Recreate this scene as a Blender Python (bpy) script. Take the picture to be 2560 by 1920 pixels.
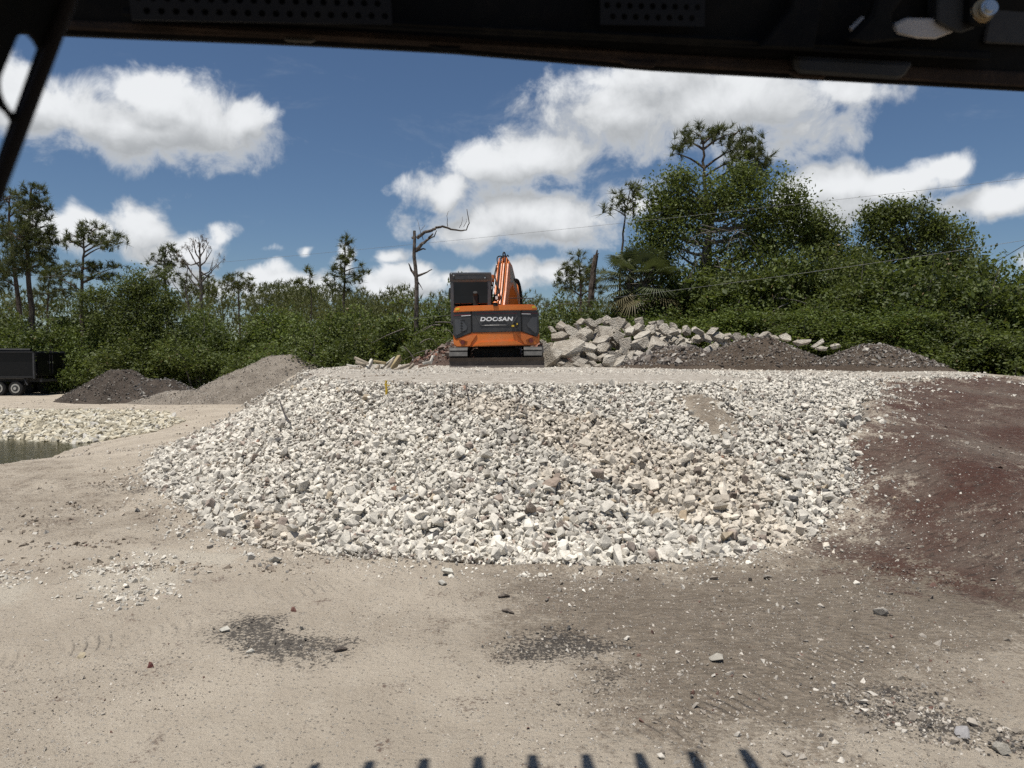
import bpy, bmesh, math, random
import numpy as np
from mathutils import Vector, Matrix, Euler

for o in list(bpy.data.objects): bpy.data.objects.remove(o, do_unlink=True)
SC = bpy.context.scene
COL = SC.collection
PI = math.pi
R = math.radians

# ------------------------------------------------------------------ camera
CAM_H = 1.95
FPX = 1775.0                       # focal length in pixels of the 2560 px wide photograph
PITCH = math.atan(75 / FPX)
cam_d = bpy.data.cameras.new('camera')
cam = bpy.data.objects.new('camera', cam_d); COL.objects.link(cam)
cam.location = (0, 0, CAM_H)
cam.rotation_euler = (PI/2 - PITCH, 0, 0)
cam_d.sensor_width = 36; cam_d.lens = FPX/2560*36
cam_d.clip_start = 0.02; cam_d.clip_end = 3000
cam_d.dof.use_dof = True; cam_d.dof.focus_distance = 13; cam_d.dof.aperture_fstop = 6.4
SC.camera = cam

# ------------------------------------------------------------------ light and exposure
SUN_EL = R(75); SUN_AZ = R(218)     # azimuth clockwise from +Y (view direction): near noon, almost overhead, a little behind and to the left
SUN_DIR = Vector((math.sin(SUN_AZ)*math.cos(SUN_EL), math.cos(SUN_AZ)*math.cos(SUN_EL), math.sin(SUN_EL)))
sl = bpy.data.lights.new('sun', 'SUN'); sl.energy = 4.2; sl.angle = R(0.55); sl.color = (1.0, 0.955, 0.88)
so = bpy.data.objects.new('sun', sl); COL.objects.link(so); so.location = (-20, -40, 60)
so.rotation_euler = SUN_DIR.to_track_quat('Z', 'Y').to_euler()
SC.view_settings.view_transform = 'Standard'; SC.view_settings.look = 'None'
SC.view_settings.exposure = 0.4; SC.view_settings.gamma = 1.0; SC.view_settings.use_curve_mapping = False
SC.render.engine = 'CYCLES'
SC.cycles.use_adaptive_sampling = True; SC.cycles.adaptive_threshold = .015; SC.cycles.use_denoising = False
SC.cycles.max_bounces = 5; SC.cycles.diffuse_bounces = 2; SC.cycles.glossy_bounces = 3
SC.cycles.transmission_bounces = 4; SC.cycles.transparent_max_bounces = 8
SC.cycles.caustics_reflective = False; SC.cycles.caustics_refractive = False

def ray(px, py):
    u = (px-1280)/FPX; v = (960-py)/FPX
    c, s = math.cos(PITCH), math.sin(PITCH)
    return Vector((u, c + v*s, v*c - s))
def at(px, py, Y):
    d = ray(px, py); t = Y/d.y
    return Vector((d.x*t, Y, CAM_H + d.z*t))
def ppm(Y): return FPX/Y           # photo pixels per metre at distance Y

# ------------------------------------------------------------------ node helpers
class NT:
    def __init__(s, tree): s.t = tree; s.n = tree.nodes; s.l = tree.links
    def add(s, typ, **kw):
        nd = s.n.new(typ)
        for k, v in kw.items(): setattr(nd, k, v)
        return nd
    def put(s, nd, i, v):
        if v is None: return
        if isinstance(v, bpy.types.NodeSocket): s.l.new(v, nd.inputs[i])
        else:
            sk = nd.inputs[i]
            if hasattr(sk, 'default_value'):
                dv = sk.default_value
                if hasattr(dv, '__len__') and not hasattr(v, '__len__'): v = [v]*len(dv)
                if hasattr(dv, '__len__') and len(dv) == 4 and len(v) == 3: v = list(v)+[1]
                sk.default_value = v
    def m(s, op, a, b=None, c=None, clamp=False):
        nd = s.add('ShaderNodeMath', operation=op, use_clamp=clamp)
        s.put(nd, 0, a); s.put(nd, 1, b); s.put(nd, 2, c); return nd.outputs[0]
    def v(s, op, a, b=None, c=None):
        nd = s.add('ShaderNodeVectorMath', operation=op)
        s.put(nd, 0, a); s.put(nd, 1, b); s.put(nd, 2, c)
        return nd.outputs['Value'] if op in ('LENGTH', 'DOT_PRODUCT', 'DISTANCE') else nd.outputs[0]
    def mix(s, f, a, b, blend='MIX'):
        nd = s.add('ShaderNodeMix', data_type='RGBA', blend_type=blend)
        s.put(nd, 0, f); s.put(nd, 6, a); s.put(nd, 7, b); return nd.outputs[2]
    def noise(s, vec, scale, detail=4, rough=.55, dist=0, out=0, dim='3D'):
        nd = s.add('ShaderNodeTexNoise', noise_dimensions=dim)
        s.put(nd, 'Vector', vec); nd.inputs['Scale'].default_value = scale
        nd.inputs['Detail'].default_value = detail; nd.inputs['Roughness'].default_value = rough
        nd.inputs['Distortion'].default_value = dist
        return nd.outputs[out]
    def ss(s, x, a, b, lo=0., hi=1.):
        nd = s.add('ShaderNodeMapRange', interpolation_type='SMOOTHSTEP')
        s.put(nd, 0, x); s.put(nd, 1, a); s.put(nd, 2, b); s.put(nd, 3, lo); s.put(nd, 4, hi); return nd.outputs[0]
    def bump(s, h, strength, dist):
        nd = s.add('ShaderNodeBump'); nd.inputs['Strength'].default_value = strength; nd.inputs['Distance'].default_value = dist
        s.put(nd, 'Height', h); return nd.outputs[0]
    def attr(s, name, out='Color'):
        nd = s.add('ShaderNodeAttribute'); nd.attribute_name = name; return nd.outputs[out]
    def pos(s): return s.add('ShaderNodeNewGeometry').outputs['Position']
    def obj(s): return s.add('ShaderNodeTexCoord').outputs['Object']

def material(name):
    mt = bpy.data.materials.new(name); mt.use_nodes = True
    nt = NT(mt.node_tree); bs = nt.n['Principled BSDF']
    return mt, nt, bs

# ------------------------------------------------------------------ world: Nishita sky with cumulus clouds
def azel(px, py):
    d = ray(px, py).normalized()
    return math.atan2(d.x, d.y), math.asin(d.z)
CLOUDS = [  # photograph centre, half size, weight: the cumulus the photograph shows, each turned into a direction
 (330, 310, 330, 105, 1.12), (120, 270, 190, 100, 1.1), (500, 290, 190, 100, 1.08), (655, 290, 85, 55, .95), (430, 220, 120, 70, .95),
 (335, 545, 125, 72, 1), (190, 575, 130, 48, .95), (430, 610, 190, 55, .95), (585, 575, 55, 55, .72),
 (1830, 270, 350, 150, 1), (1560, 300, 230, 150, 1), (1300, 410, 230, 95, 1), (1110, 465, 110, 45, .95), (1640, 190, 260, 90, .95),
 (2120, 215, 130, 70, .8),
 (1330, 560, 270, 85, 1), (1200, 570, 130, 70, .95), (1590, 520, 150, 75, .9),
 (2130, 465, 190, 75, 1), (2260, 425, 110, 50, .95), (2080, 540, 140, 75, .95), (2430, 520, 210, 52, 1), (2550, 500, 160, 55, .95), (2560, 645, 90, 55, .85),
 (985, 640, 75, 34, .72), (990, 715, 90, 38, .85), (700, 690, 140, 50, .82), (715, 605, 40, 30, .68), (860, 640, 60, 50, .66),
 (1340, 695, 110, 40, .9), (1140, 690, 80, 38, .8), (560, 700, 130, 45, .9), (720, 715, 190, 50, .9), (1020, 700, 150, 50, .92), (1240, 700, 150, 50, .9), (450, 680, 150, 40, .85)]
wd = bpy.data.worlds.new('World'); SC.world = wd; wd.use_nodes = True
wd.cycles.sampling_method = 'MANUAL'; wd.cycles.sample_map_resolution = 256
W = NT(wd.node_tree)
for nd in list(W.n): W.n.remove(nd)
grp = bpy.data.node_groups.new('cloud_field', 'ShaderNodeTree')
grp.interface.new_socket('P', in_out='INPUT', socket_type='NodeSocketVector')
grp.interface.new_socket('F', in_out='OUTPUT', socket_type='NodeSocketFloat')
G = NT(grp); gi = G.add('NodeGroupInput'); go = G.add('NodeGroupOutput')
acc = None
for (cx, cy, rx, ry, w) in CLOUDS:
    a, e = azel(cx, cy); a2, _ = azel(cx+rx, cy); _, e2 = azel(cx, cy-ry)
    sx, sy = 1/abs(a2-a), 1/abs(e2-e)
    q = G.v('MULTIPLY_ADD', gi.outputs[0], (sx, sy, 0), (-a*sx, -e*sy, 0))
    f = G.m('SUBTRACT', w, G.v('LENGTH', q))
    if acc is None: acc = f
    else:
        nd = G.add('ShaderNodeMath', operation='SMOOTH_MAX'); G.put(nd, 0, acc); G.put(nd, 1, f); nd.inputs[2].default_value = .18
        acc = nd.outputs[0]
G.l.new(acc, go.inputs[0])
dirv = W.add('ShaderNodeTexCoord').outputs['Generated']
sep = W.add('ShaderNodeSeparateXYZ'); W.put(sep, 0, dirv)
az = W.m('ARCTAN2', sep.outputs[0], sep.outputs[1]); el = W.m('ARCSINE', sep.outputs[2])
cmb = W.add('ShaderNodeCombineXYZ'); W.put(cmb, 0, az); W.put(cmb, 1, el)
P = cmb.outputs[0]
far = W.m('MAXIMUM', W.ss(W.m('ABSOLUTE', az), .72, .95), W.ss(el, .5, .75))
def field(off, det):
    Dv = W.v('ADD', dirv, (off[0], 0, off[1])); Pv = W.v('ADD', P, (off[0], off[1], 0))
    wn = W.noise(Dv, 8.0, 3, .55, 0, 1)
    Pv = W.v('ADD', Pv, W.v('MULTIPLY', W.v('SUBTRACT', wn, (.5, .5, .5)), (.17, .10, 0)))
    g = W.add('ShaderNodeGroup'); g.node_tree = grp; W.put(g, 0, Pv)
    puff = W.m('SUBTRACT', W.noise(Dv, 15.0, det, .62, .3), .5)
    # clouds of the same kind round the rest of the sky
    gen = W.m('MULTIPLY', W.m('SUBTRACT', W.noise(W.v('MULTIPLY', Dv, (1, 1, 1.6)), 3.3, 2, .5), .57), 4.5)
    mx = W.add('ShaderNodeMix', data_type='FLOAT'); W.put(mx, 0, far); W.put(mx, 2, g.outputs[0]); W.put(mx, 3, gen)
    return mx.outputs[0], puff
G0, N0 = field((0, 0), 8)
G1, N1 = field((-.012, .034), 4)
F0 = W.m('ADD', G0, W.m('MULTIPLY', N0, 2.0))
alpha = W.ss(F0, -.14, .50)
thin = W.m('MULTIPLY', W.ss(W.noise(W.v('MULTIPLY', dirv, (1, 1, 3)), 5.0, 7, .68, .6), .55, .85), .14)
alpha = W.m('MAXIMUM', alpha, thin)
slope = W.m('ADD', W.m('MULTIPLY', W.m('SUBTRACT', G0, G1), .85), W.m('MULTIPLY', W.m('SUBTRACT', N0, N1), 1.15))
lit = W.ss(slope, -.55, .80)
rim = W.m('SUBTRACT', 1.0, W.ss(F0, .05, .62))
lit = W.m('MAXIMUM', lit, W.m('MULTIPLY', rim, .62))
WS = 0.052
cc = W.mix(lit, (.31/WS, .325/WS, .34/WS), (.64/WS, .655/WS, .67/WS))
sky = W.add('ShaderNodeTexSky', sky_type='NISHITA')
sky.sun_disc = False; sky.sun_elevation = SUN_EL; sky.sun_rotation = SUN_AZ
sky.altitude = 10; sky.air_density = 1.0; sky.dust_density = .1; sky.ozone_density = 6.5
bgc = W.mix(alpha, sky.outputs[0], cc)
bg = W.add('ShaderNodeBackground'); W.put(bg, 0, bgc); bg.inputs[1].default_value = WS
wo = W.add('ShaderNodeOutputWorld'); W.l.new(bg.outputs[0], wo.inputs[0])

# ------------------------------------------------------------------ numpy noise
def _hash(ix, iy, seed):
    h = (ix.astype(np.int64)*374761393 + iy.astype(np.int64)*668265263 + seed*982451653) & 0xffffffff
    h = ((h ^ (h >> 13))*1274126177) & 0xffffffff
    return ((h ^ (h >> 16)) & 0xffffff)/float(0xffffff)
def vnoise(x, y, seed=0):
    ix, iy = np.floor(x), np.floor(y); fx, fy = x-ix, y-iy
    fx = fx*fx*(3-2*fx); fy = fy*fy*(3-2*fy)
    a = _hash(ix, iy, seed); b = _hash(ix+1, iy, seed); c = _hash(ix, iy+1, seed); d = _hash(ix+1, iy+1, seed)
    return (a*(1-fx)+b*fx)*(1-fy)+(c*(1-fx)+d*fx)*fy
def fbm(x, y, oct=4, seed=0, rough=.5):
    s = 0; a = 1; t = 0
    for i in range(oct):
        s = s + a*vnoise(x*2**i+17.3*i, y*2**i-9.1*i, seed+i); t += a; a *= rough
    return s/t - .5
def sstep(x, a, b):
    t = np.clip((x-a)/(b-a), 0, 1); return t*t*(3-2*t)
def poly_sd(x, y, poly):
    """signed distance to a polygon, positive outside"""
    x = np.asarray(x, float); y = np.asarray(y, float)
    d = np.full(x.shape, 1e18); ins = np.zeros(x.shape, bool); n = len(poly)
    for i in range(n):
        ax, ay = poly[i]; bx, by = poly[(i+1) % n]
        ex, ey = bx-ax, by-ay; wx, wy = x-ax, y-ay
        t = np.clip((wx*ex+wy*ey)/(ex*ex+ey*ey+1e-12), 0, 1)
        d = np.minimum(d, (wx-ex*t)**2+(wy-ey*t)**2)
        c = ((ay > y) != (by > y)) & (x < (bx-ax)*(y-ay)/((by-ay) if by != ay else 1e-12)+ax)
        ins ^= c
    d = np.sqrt(d); return np.where(ins, -d, d)

# ------------------------------------------------------------------ terrain
HP = 1.58
PLATEAU = [(-4.1, 14.2), (-3.4, 12.5), (-2.5, 11.3), (-1.1, 10.45), (1.0, 10.3), (2.7, 10.5), (4.2, 11.6), (5.7, 12.5),
           (7.5, 12.9), (9.5, 13.2), (11.5, 20), (12.5, 26), (-5.5, 26), (-5.6, 19)]
POND = [(-11.6, 18.6), (-11.6, 17.6), (-11.3, 15.9), (-11.8, 14.6), (-15, 11.5), (-30, 9), (-45, 14), (-40, 18), (-22, 19.7), (-13, 19.5)]
POND_Z = -.38
def H(x, y):
    x = np.asarray(x, float); y = np.asarray(y, float)
    h = .045*fbm(x*.35, y*.35, 3, 5) + .022*fbm(x*2.2, y*2.2, 3, 9) + .010*fbm(x*6.5, y*6.5, 2, 10)
    left = sstep(-x-.45*y, -4.2, -1.5)*sstep(y, 6, 7.2)*(1-sstep(y, 13, 16))
    h = h + left*(.085*fbm(x*1.3, y*4.0, 3, 31)+.03*fbm(x*6, y*8, 2, 33))
    s = poly_sd(x+.25*fbm(x*.7, y*.7, 2, 3), y+.35*fbm(x*.8, y*.8, 3, 4), PLATEAU)
    k = .455 + .11*sstep(-x, .6, 2.6) - .235*sstep(x, 2.9, 5.2)
    k = np.where(y > 14, k+.2*sstep(y, 14, 17), k)
    p = HP - k*np.maximum(s, 0) - .05*np.exp(-(s/.4)**2)
    p = p + .045*fbm(x*1.4, y*1.4, 3, 12)
    e = .16                                    # soft toe
    p = e*np.log1p(np.exp(np.clip(p/e, -40, 40)))
    p = np.where(p < .03, 0, p)
    sp = poly_sd(x+.5*fbm(x*.5, y*.5, 2, 21), y+.4*fbm(x*.6, y*.6, 2, 22), POND)
    far = sstep(y-20.0+.2*(x+12), -.6, .8)
    bw = 4.2 + .8*far
    basin = np.where(sp > 0, -.40*(1-sstep(sp, 0, bw)), -.40-.6*np.clip(-sp/2, 0, 1))
    return h + p + basin
def hz(x, y): return float(H(np.array([x]), np.array([y]))[0])
def hit(px, py, far=80.):
    """where the line of sight of a photo pixel meets the ground"""
    d = ray(px, py); t = np.concatenate([np.arange(2.5, 30, .02), np.arange(30, far, .2)])/d.y
    z = CAM_H + d.z*t - H(d.x*t, d.y*t)
    i = np.argmax(z < 0) if (z < 0).any() else len(t)-1
    return d.x*t[i], d.y*t[i]
def hpoly(pts): return [hit(*p) for p in pts]

def axis(segs):
    out = [segs[0][0]]
    for a, b, st in segs:
        n = max(1, int(round(abs(b-a)/st))); out += list(np.linspace(a, b, n+1)[1:])
    return np.array(out)
gx = axis([(-600, -120, 60), (-120, -40, 8), (-40, -16, .8), (-16, -7.5, .2), (-7.5, 7.5, .055), (7.5, 13, .15), (13, 40, 1), (40, 120, 8), (120, 600, 60)])
gy = axis([(-60, -8, 6), (-8, 2.4, .6), (2.4, 7.2, .05), (7.2, 14.5, .06), (14.5, 30, .16), (30, 60, 1), (60, 140, 8), (140, 900, 60)])
GX, GY = np.meshgrid(gx, gy)
vx, vy = GX.ravel(), GY.ravel()
vz = H(vx, vy)

# soil zones in world coordinates; RED also paints in a red windscreen reflection
wx_ = vx + .35*fbm(vx*1.1, vy*1.1, 4, 41); wy_ = vy + .35*fbm(vx*1.1, vy*1.1, 4, 42)
RED = hpoly([(2185, 958), (2175, 1060), (2120, 1120), (2125, 1230), (2160, 1300), (2060, 1370), (2150, 1440), (2400, 1480), (2700, 1560), (2900, 1560), (2900, 955), (2560, 948), (2350, 938)])
BROWN = hpoly([(1240, 1425), (1500, 1420), (1900, 1405), (2100, 1330), (2900, 1300), (2900, 1560), (2560, 1640), (2300, 1720), (2100, 1880), (1700, 1900), (1450, 1760), (1480, 1640), (1330, 1640), (1150, 1590), (1290, 1520), (1230, 1470)])
BROWN_L = hpoly([(-200, 1170), (250, 1150), (400, 1190), (480, 1270), (640, 1370), (300, 1375), (-200, 1340)])
DARKS = [hpoly([(560, 1570), (600, 1545), (700, 1545), (740, 1590), (870, 1610), (860, 1640), (760, 1660), (640, 1640)]),
         hpoly([(1230, 1610), (1300, 1585), (1400, 1580), (1560, 1625), (1540, 1645), (1350, 1660), (1240, 1640)]),
         hpoly([(1480, 1690), (1560, 1680), (1590, 1720), (1500, 1740)]),
         hpoly([(2080, 1740), (2250, 1720), (2400, 1790), (2560, 1840), (2560, 1880), (2400, 1860), (2200, 1810)]),
         hpoly([(180, 1200), (430, 1170), (420, 1230), (250, 1240)])]
PALE = [hpoly([(180, 1430), (330, 1405), (440, 1425), (420, 1470), (280, 1510), (190, 1480)]), hpoly([(-50, 1450), (60, 1460), (60, 1510), (-50, 1510)]),
        hpoly([(330, 1370), (620, 1385), (560, 1420), (380, 1410)])]
BARE = hpoly([(1690, 985), (1790, 985), (1850, 1040), (1840, 1075), (1790, 1085), (1720, 1030)])
PILE = hpoly([(365, 1190), (410, 1222), (465, 1262), (500, 1310), (590, 1345), (700, 1365), (860, 1380), (1050, 1392), (1300, 1402), (1500, 1408), (1720, 1398), (1880, 1378), (2000, 1345),
              (2075, 1290), (2110, 1230), (2140, 1165), (2110, 1100), (2170, 1045), (2140, 1000), (2210, 968), (2180, 952)]) + [(9.2, 13.4), (11, 20), (12, 25), (-5.2, 25.5), (-5.6, 19.2), (-6.5, 14.6), (-6.6, 13)]
def zmask(poly, w): return 1-sstep(poly_sd(wx_, wy_, poly), -w, w)
mred = zmask(RED, .9); mbrown = np.maximum(zmask(BROWN, 1.0), .42*zmask(BROWN_L, .8))
mbrown = np.maximum(mbrown, .75*(1-sstep(poly_sd(wx_, wy_, BARE), -.3, .3)))
mdark = np.max([zmask(p, .3)*w for p, w in zip(DARKS, (1, 1, .8, .9, .38))], axis=0)
mpale = np.max([zmask(p, .22) for p in PALE], axis=0)
mpile = zmask(PILE, .12); mbare = zmask(BARE, .25)
YBANK = [(-30, 19.0), (-13, 19.0), (-11.2, 18.4), (-10.2, 19.4), (-10.0, 21.5), (-12.5, 24.6), (-30, 25.2)]
myel = zmask(YBANK, .7)

def mesh_grid(name, nx, ny, X, Y, Z):
    me = bpy.data.meshes.new(name)
    idx = np.arange(nx*ny).reshape(ny, nx)
    q = np.stack([idx[:-1, :-1], idx[:-1, 1:], idx[1:, 1:], idx[1:, :-1]], -1).reshape(-1, 4)
    fill(me, np.stack([X, Y, Z], -1), q, True); return me
def fill(me, v, f, smooth=False):
    v = np.asarray(v, np.float32); f = np.asarray(f, np.int32); k = f.shape[1]
    me.vertices.add(len(v)); me.vertices.foreach_set('co', v.ravel())
    me.loops.add(f.size); me.loops.foreach_set('vertex_index', f.ravel())
    me.polygons.add(len(f)); me.polygons.foreach_set('loop_start', np.arange(len(f), dtype=np.int32)*k)
    me.polygons.foreach_set('use_smooth', np.full(len(f), smooth)); me.update(calc_edges=True)
def setcol(me, name, c):
    c = np.asarray(c, np.float32)
    if c.shape[1] == 3: c = np.concatenate([c, np.ones((len(c), 1), np.float32)], 1)
    a = me.attributes.new(name, 'FLOAT_COLOR', 'POINT'); a.data.foreach_set('color', c.ravel())
def link(name, data, mat=None, parent=None, label=None, cat=None, group=None, kind=None, loc=None):
    o = bpy.data.objects.new(name, data); COL.objects.link(o)
    if mat is not None and data is not None: data.materials.append(mat)
    if parent is not None: o.parent = parent
    if loc is not None: o.location = loc
    tag(o, label, cat, group, kind); return o
def tag(o, label=None, cat=None, group=None, kind=None):
    if label: o['label'] = label
    if cat: o['category'] = cat
    if group: o['group'] = group
    if kind: o['kind'] = kind
    return o

TRACKS = [(hit(*a), hit(*b), w, pt) for a, b, w, pt in (((1480, 1890), (2120, 1640), .17, .075), ((640, 1500), (1040, 1415), .16, .09), ((-60, 1660), (560, 1555), .16, .085), ((2420, 1480), (2480, 1010), .2, .12), ((2180, 1330), (2260, 1040), .2, .12), ((1700, 1790), (2300, 1560), .17, .08), ((-60, 1290), (430, 1240), .2, .12),)]
# ground material
def mat_ground():
    mt, n, bs = material('site_soil')
    p = n.pos()
    za = n.add('ShaderNodeSeparateColor'); n.put(za, 0, n.attr('zone_a'))
    zb = n.add('ShaderNodeSeparateColor'); n.put(zb, 0, n.attr('zone_b')); zc = n.add('ShaderNodeSeparateColor'); n.put(zc, 0, n.attr('zone_c'))
    red, dark, brown = za.outputs; pale, yel, stone = zb.outputs
    n1 = n.noise(p, .9, 6, .6); n2 = n.noise(p, 7, 6, .65); n3 = n.noise(p, 38, 5, .7); n4 = n.noise(p, 150, 3, .7)
    nm = n.noise(p, 2.4, 5, .62); rip = n.noise(n.v('MULTIPLY', p, (3.5, 8, 2)), 2.8, 6, .68, .3)
    jit = n.m('ADD', n.m('MULTIPLY', n.m('SUBTRACT', nm, .5), 1.5), n.m('ADD', n.m('MULTIPLY', n.m('SUBTRACT', n2, .5), 1.2), n.m('MULTIPLY', n.m('SUBTRACT', n3, .5), 1.5)))
    def edge(m, gain=1.):
        return n.ss(n.m('ADD', m, n.m('MULTIPLY', jit, gain)), .3, .75)
    c = n.mix(n.ss(n1, .3, .72), (.35, .30, .238), (.455, .397, .32))
    c = n.mix(n.m('MULTIPLY', n.ss(n2, .45, .75), .45), c, (.48, .43, .355))
    c = n.mix(n.m('MULTIPLY', n.ss(n3, .42, .3), .35), c, (.21, .18, .145))
    # damp, darker working soil
    bcol = n.mix(n.ss(n2, .3, .7), (.178, .142, .106), (.295, .245, .19))
    bcol = n.mix(n.ss(rip, .36, .58, .45, 1.), (.105, .086, .068), bcol)
    bcol = n.mix(n.m('MULTIPLY', n.ss(nm, .55, .75), .6), bcol, (.34, .295, .24))
    c = n.mix(n.m('MULTIPLY', edge(brown, 1.0), .9), c, bcol)
    rcol = n.mix(n.ss(n1, .35, .68), (.092, .046, .035), (.172, .134, .108))  # red-brown ramp soil, with red mirrored by the windscreen mixed into its colour
    rcol = n.mix(n.m('MULTIPLY', n.ss(n2, .5, .72), .5), rcol, (.15, .115, .092))
    rcol = n.mix(n.ss(rip, .50, .36, 0, .65), rcol, (.045, .033, .028))
    c = n.mix(edge(red, 1.35), c, rcol)
    c = n.mix(n.m('MULTIPLY', edge(pale, .8), .42), c, (.52, .48, .40))
    c = n.mix(n.m('MULTIPLY', edge(yel, .6), .8), c, (.37, .33, .235))
    scol = n.mix(n.ss(n2, .35, .7), (.15, .13, .108), (.30, .27, .23))
    scol = n.mix(zc.outputs[0], scol, n.mix(n.ss(n2, .35, .7), (.33, .295, .25), (.50, .465, .41)))
    c = n.mix(n.m('MULTIPLY', edge(stone, .3), .85), c, scol)
    dk = n.m('ADD', dark, n.m('ADD', n.m('MULTIPLY', n.m('SUBTRACT', n3, .5), 3.6), n.m('MULTIPLY', n.m('SUBTRACT', nm, .5), 1.6)))
    dk = n.m('MULTIPLY', n.ss(dk, .42, .80), n.ss(dark, .02, .3))
    c = n.mix(n.m('MULTIPLY', dk, .88), c, n.mix(n2, (.03, .028, .027), (.085, .076, .068)))
    # grit: fine light and dark grains
    c = n.mix(n.m('MULTIPLY', n.ss(n4, .60, .74), .55), c, (.46, .43, .38))
    c = n.mix(n.m('MULTIPLY', n.ss(n4, .40, .28), .45), c, (.075, .066, .056))
    vor = n.add('ShaderNodeTexVoronoi'); n.put(vor, 'Vector', p); vor.inputs['Scale'].default_value = 46
    vc = n.add('ShaderNodeSeparateColor'); n.put(vc, 0, vor.outputs['Color'])
    spot = n.m('MULTIPLY', n.ss(vor.outputs['Distance'], .36, .22), n.ss(vc.outputs[0], .70, .74))
    c = n.mix(n.m('MULTIPLY', spot, .75), c, n.mix(vc.outputs[1], (.11, .096, .082), (.52, .49, .44)))
    n.put(bs, 'Base Color', c); bs.inputs['Roughness'].default_value = .93; bs.inputs['Specular IOR Level'].default_value = .15
    # crawler and tyre prints: straight runs of pressed bars
    trk = None; pw = n.v('ADD', p, n.v('MULTIPLY', n.v('SUBTRACT', n.noise(p, .5, 2, .5, 0, 1), (.5, .5, .5)), (.5, .5, 0)))
    for (A_, B_, wd_, pit) in TRACKS:
        ax, ay = A_; bx, by = B_; L_ = math.hypot(bx-ax, by-ay); dx, dy = (bx-ax)/L_, (by-ay)/L_
        q = n.v('SUBTRACT', pw, (ax, ay, 0)); tt = n.v('DOT_PRODUCT', q, (dx, dy, 0)); nn = n.m('ABSOLUTE', n.v('DOT_PRODUCT', q, (-dy, dx, 0)))
        mk = n.m('MULTIPLY', n.ss(nn, wd_, wd_*.75), n.m('MULTIPLY', n.ss(tt, -.1, .3), n.ss(tt, L_+.1, L_-.3)))
        bar = n.ss(n.m('SINE', n.m('ADD', n.m('MULTIPLY', tt, 6.283/pit), n.m('MULTIPLY', nn, 9.))), -.9, .9)
        one = n.m('MULTIPLY', mk, n.m('SUBTRACT', n.m('MULTIPLY', bar, .9), .5)); trk = one if trk is None else n.m('ADD', trk, one)
    trk = n.m('MULTIPLY', trk, n.ss(nm, .38, .6))
    h = n.m('ADD', n.m('MULTIPLY', n2, 1.3), n.m('ADD', n.m('MULTIPLY', n3, .9), n.m('MULTIPLY', n4, .3)))
    h = n.m('ADD', h, n.m('MULTIPLY', trk, .95)); h = n.m('ADD', h, n.m('MULTIPLY', rip, n.m('ADD', .5, n.m('MULTIPLY', n.m('MAXIMUM', red, brown), 2.2)))); h = n.m('ADD', h, n.m('MULTIPLY', spot, .35))
    n.put(bs, 'Normal', n.bump(h, .9, .034))
    return mt
me = mesh_grid('ground', len(gx), len(gy), vx, vy, vz - .095*sstep(poly_sd(vx, vy, PLATEAU), -.25, .25)*np.clip(mpile*(1-mbare), 0, 1))
setcol(me, 'zone_a', np.stack([mred, mdark, mbrown], -1))
setcol(me, 'zone_b', np.stack([mpale, myel, np.clip(mpile, 0, 1)*(1-mbare*.9)], -1))
mtop = 1-sstep(poly_sd(vx, vy, PLATEAU), -.25, .15)
setcol(me, 'zone_c', np.stack([mtop, mtop, mtop], -1))
link('ground', me, mat_ground(), kind='structure')

def mat_water():
    mt, n, bs = material('pond_water'); p = n.pos()
    bs.inputs['Base Color'].default_value = (.060, .052, .024, 1); bs.inputs['Roughness'].default_value = .12
    h = n.noise(n.v('MULTIPLY', p, (1, 2.6, 1)), 3.5, 4, .6)
    n.put(bs, 'Normal', n.bump(h, .16, .05)); return mt
me = bpy.data.meshes.new('pond_water'); fill(me, [(-60, 7, POND_Z), (-9.2, 7, POND_Z), (-9.2, 22, POND_Z), (-60, 22, POND_Z)], [(0, 1, 2, 3)])
link('pond_water', me, mat_water(), kind='structure')

# ------------------------------------------------------------------ stones
rng = np.random.default_rng(7)
def hull_variant(npts, box, flat, seed):
    r = np.random.default_rng(seed); bm = bmesh.new()
    for i in range(npts):
        d = r.normal(size=3); d /= np.linalg.norm(d)
        q = np.sign(d)*np.abs(d)**(1-box)*(0.82+.32*r.random()); q = q*np.array([1, .62+.3*r.random()*0+.12, flat])
        bm.verts.new(q*.5)
    bmesh.ops.convex_hull(bm, input=list(bm.verts))
    bmesh.ops.delete(bm, geom=[v for v in bm.verts if not v.link_faces], context='VERTS')
    bmesh.ops.triangulate(bm, faces=list(bm.faces))
    bm.verts.index_update()
    v = np.array([v.co[:] for v in bm.verts]); f = np.array([[w.index for w in g.verts] for g in bm.faces]); bm.free()
    return v, f
STONES = [hull_variant(random.Random(i).choice([11, 13, 16, 20]), .35+.3*((i*37) % 10)/10, .38+.42*((i*53) % 10)/10, 100+i) for i in range(44)]
PEBB = [hull_variant(8, .2, .6, 300+i) for i in range(14)]
def rotmats(n, r):
    q = r.normal(size=(n, 4)); q /= np.linalg.norm(q, axis=1)[:, None]; w, x, y, z = q.T
    return np.stack([1-2*(y*y+z*z), 2*(x*y-z*w), 2*(x*z+y*w), 2*(x*y+z*w), 1-2*(x*x+z*z), 2*(y*z-x*w), 2*(x*z-y*w), 2*(y*z+x*w), 1-2*(x*x+y*y)], -1).reshape(n, 3, 3)
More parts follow.
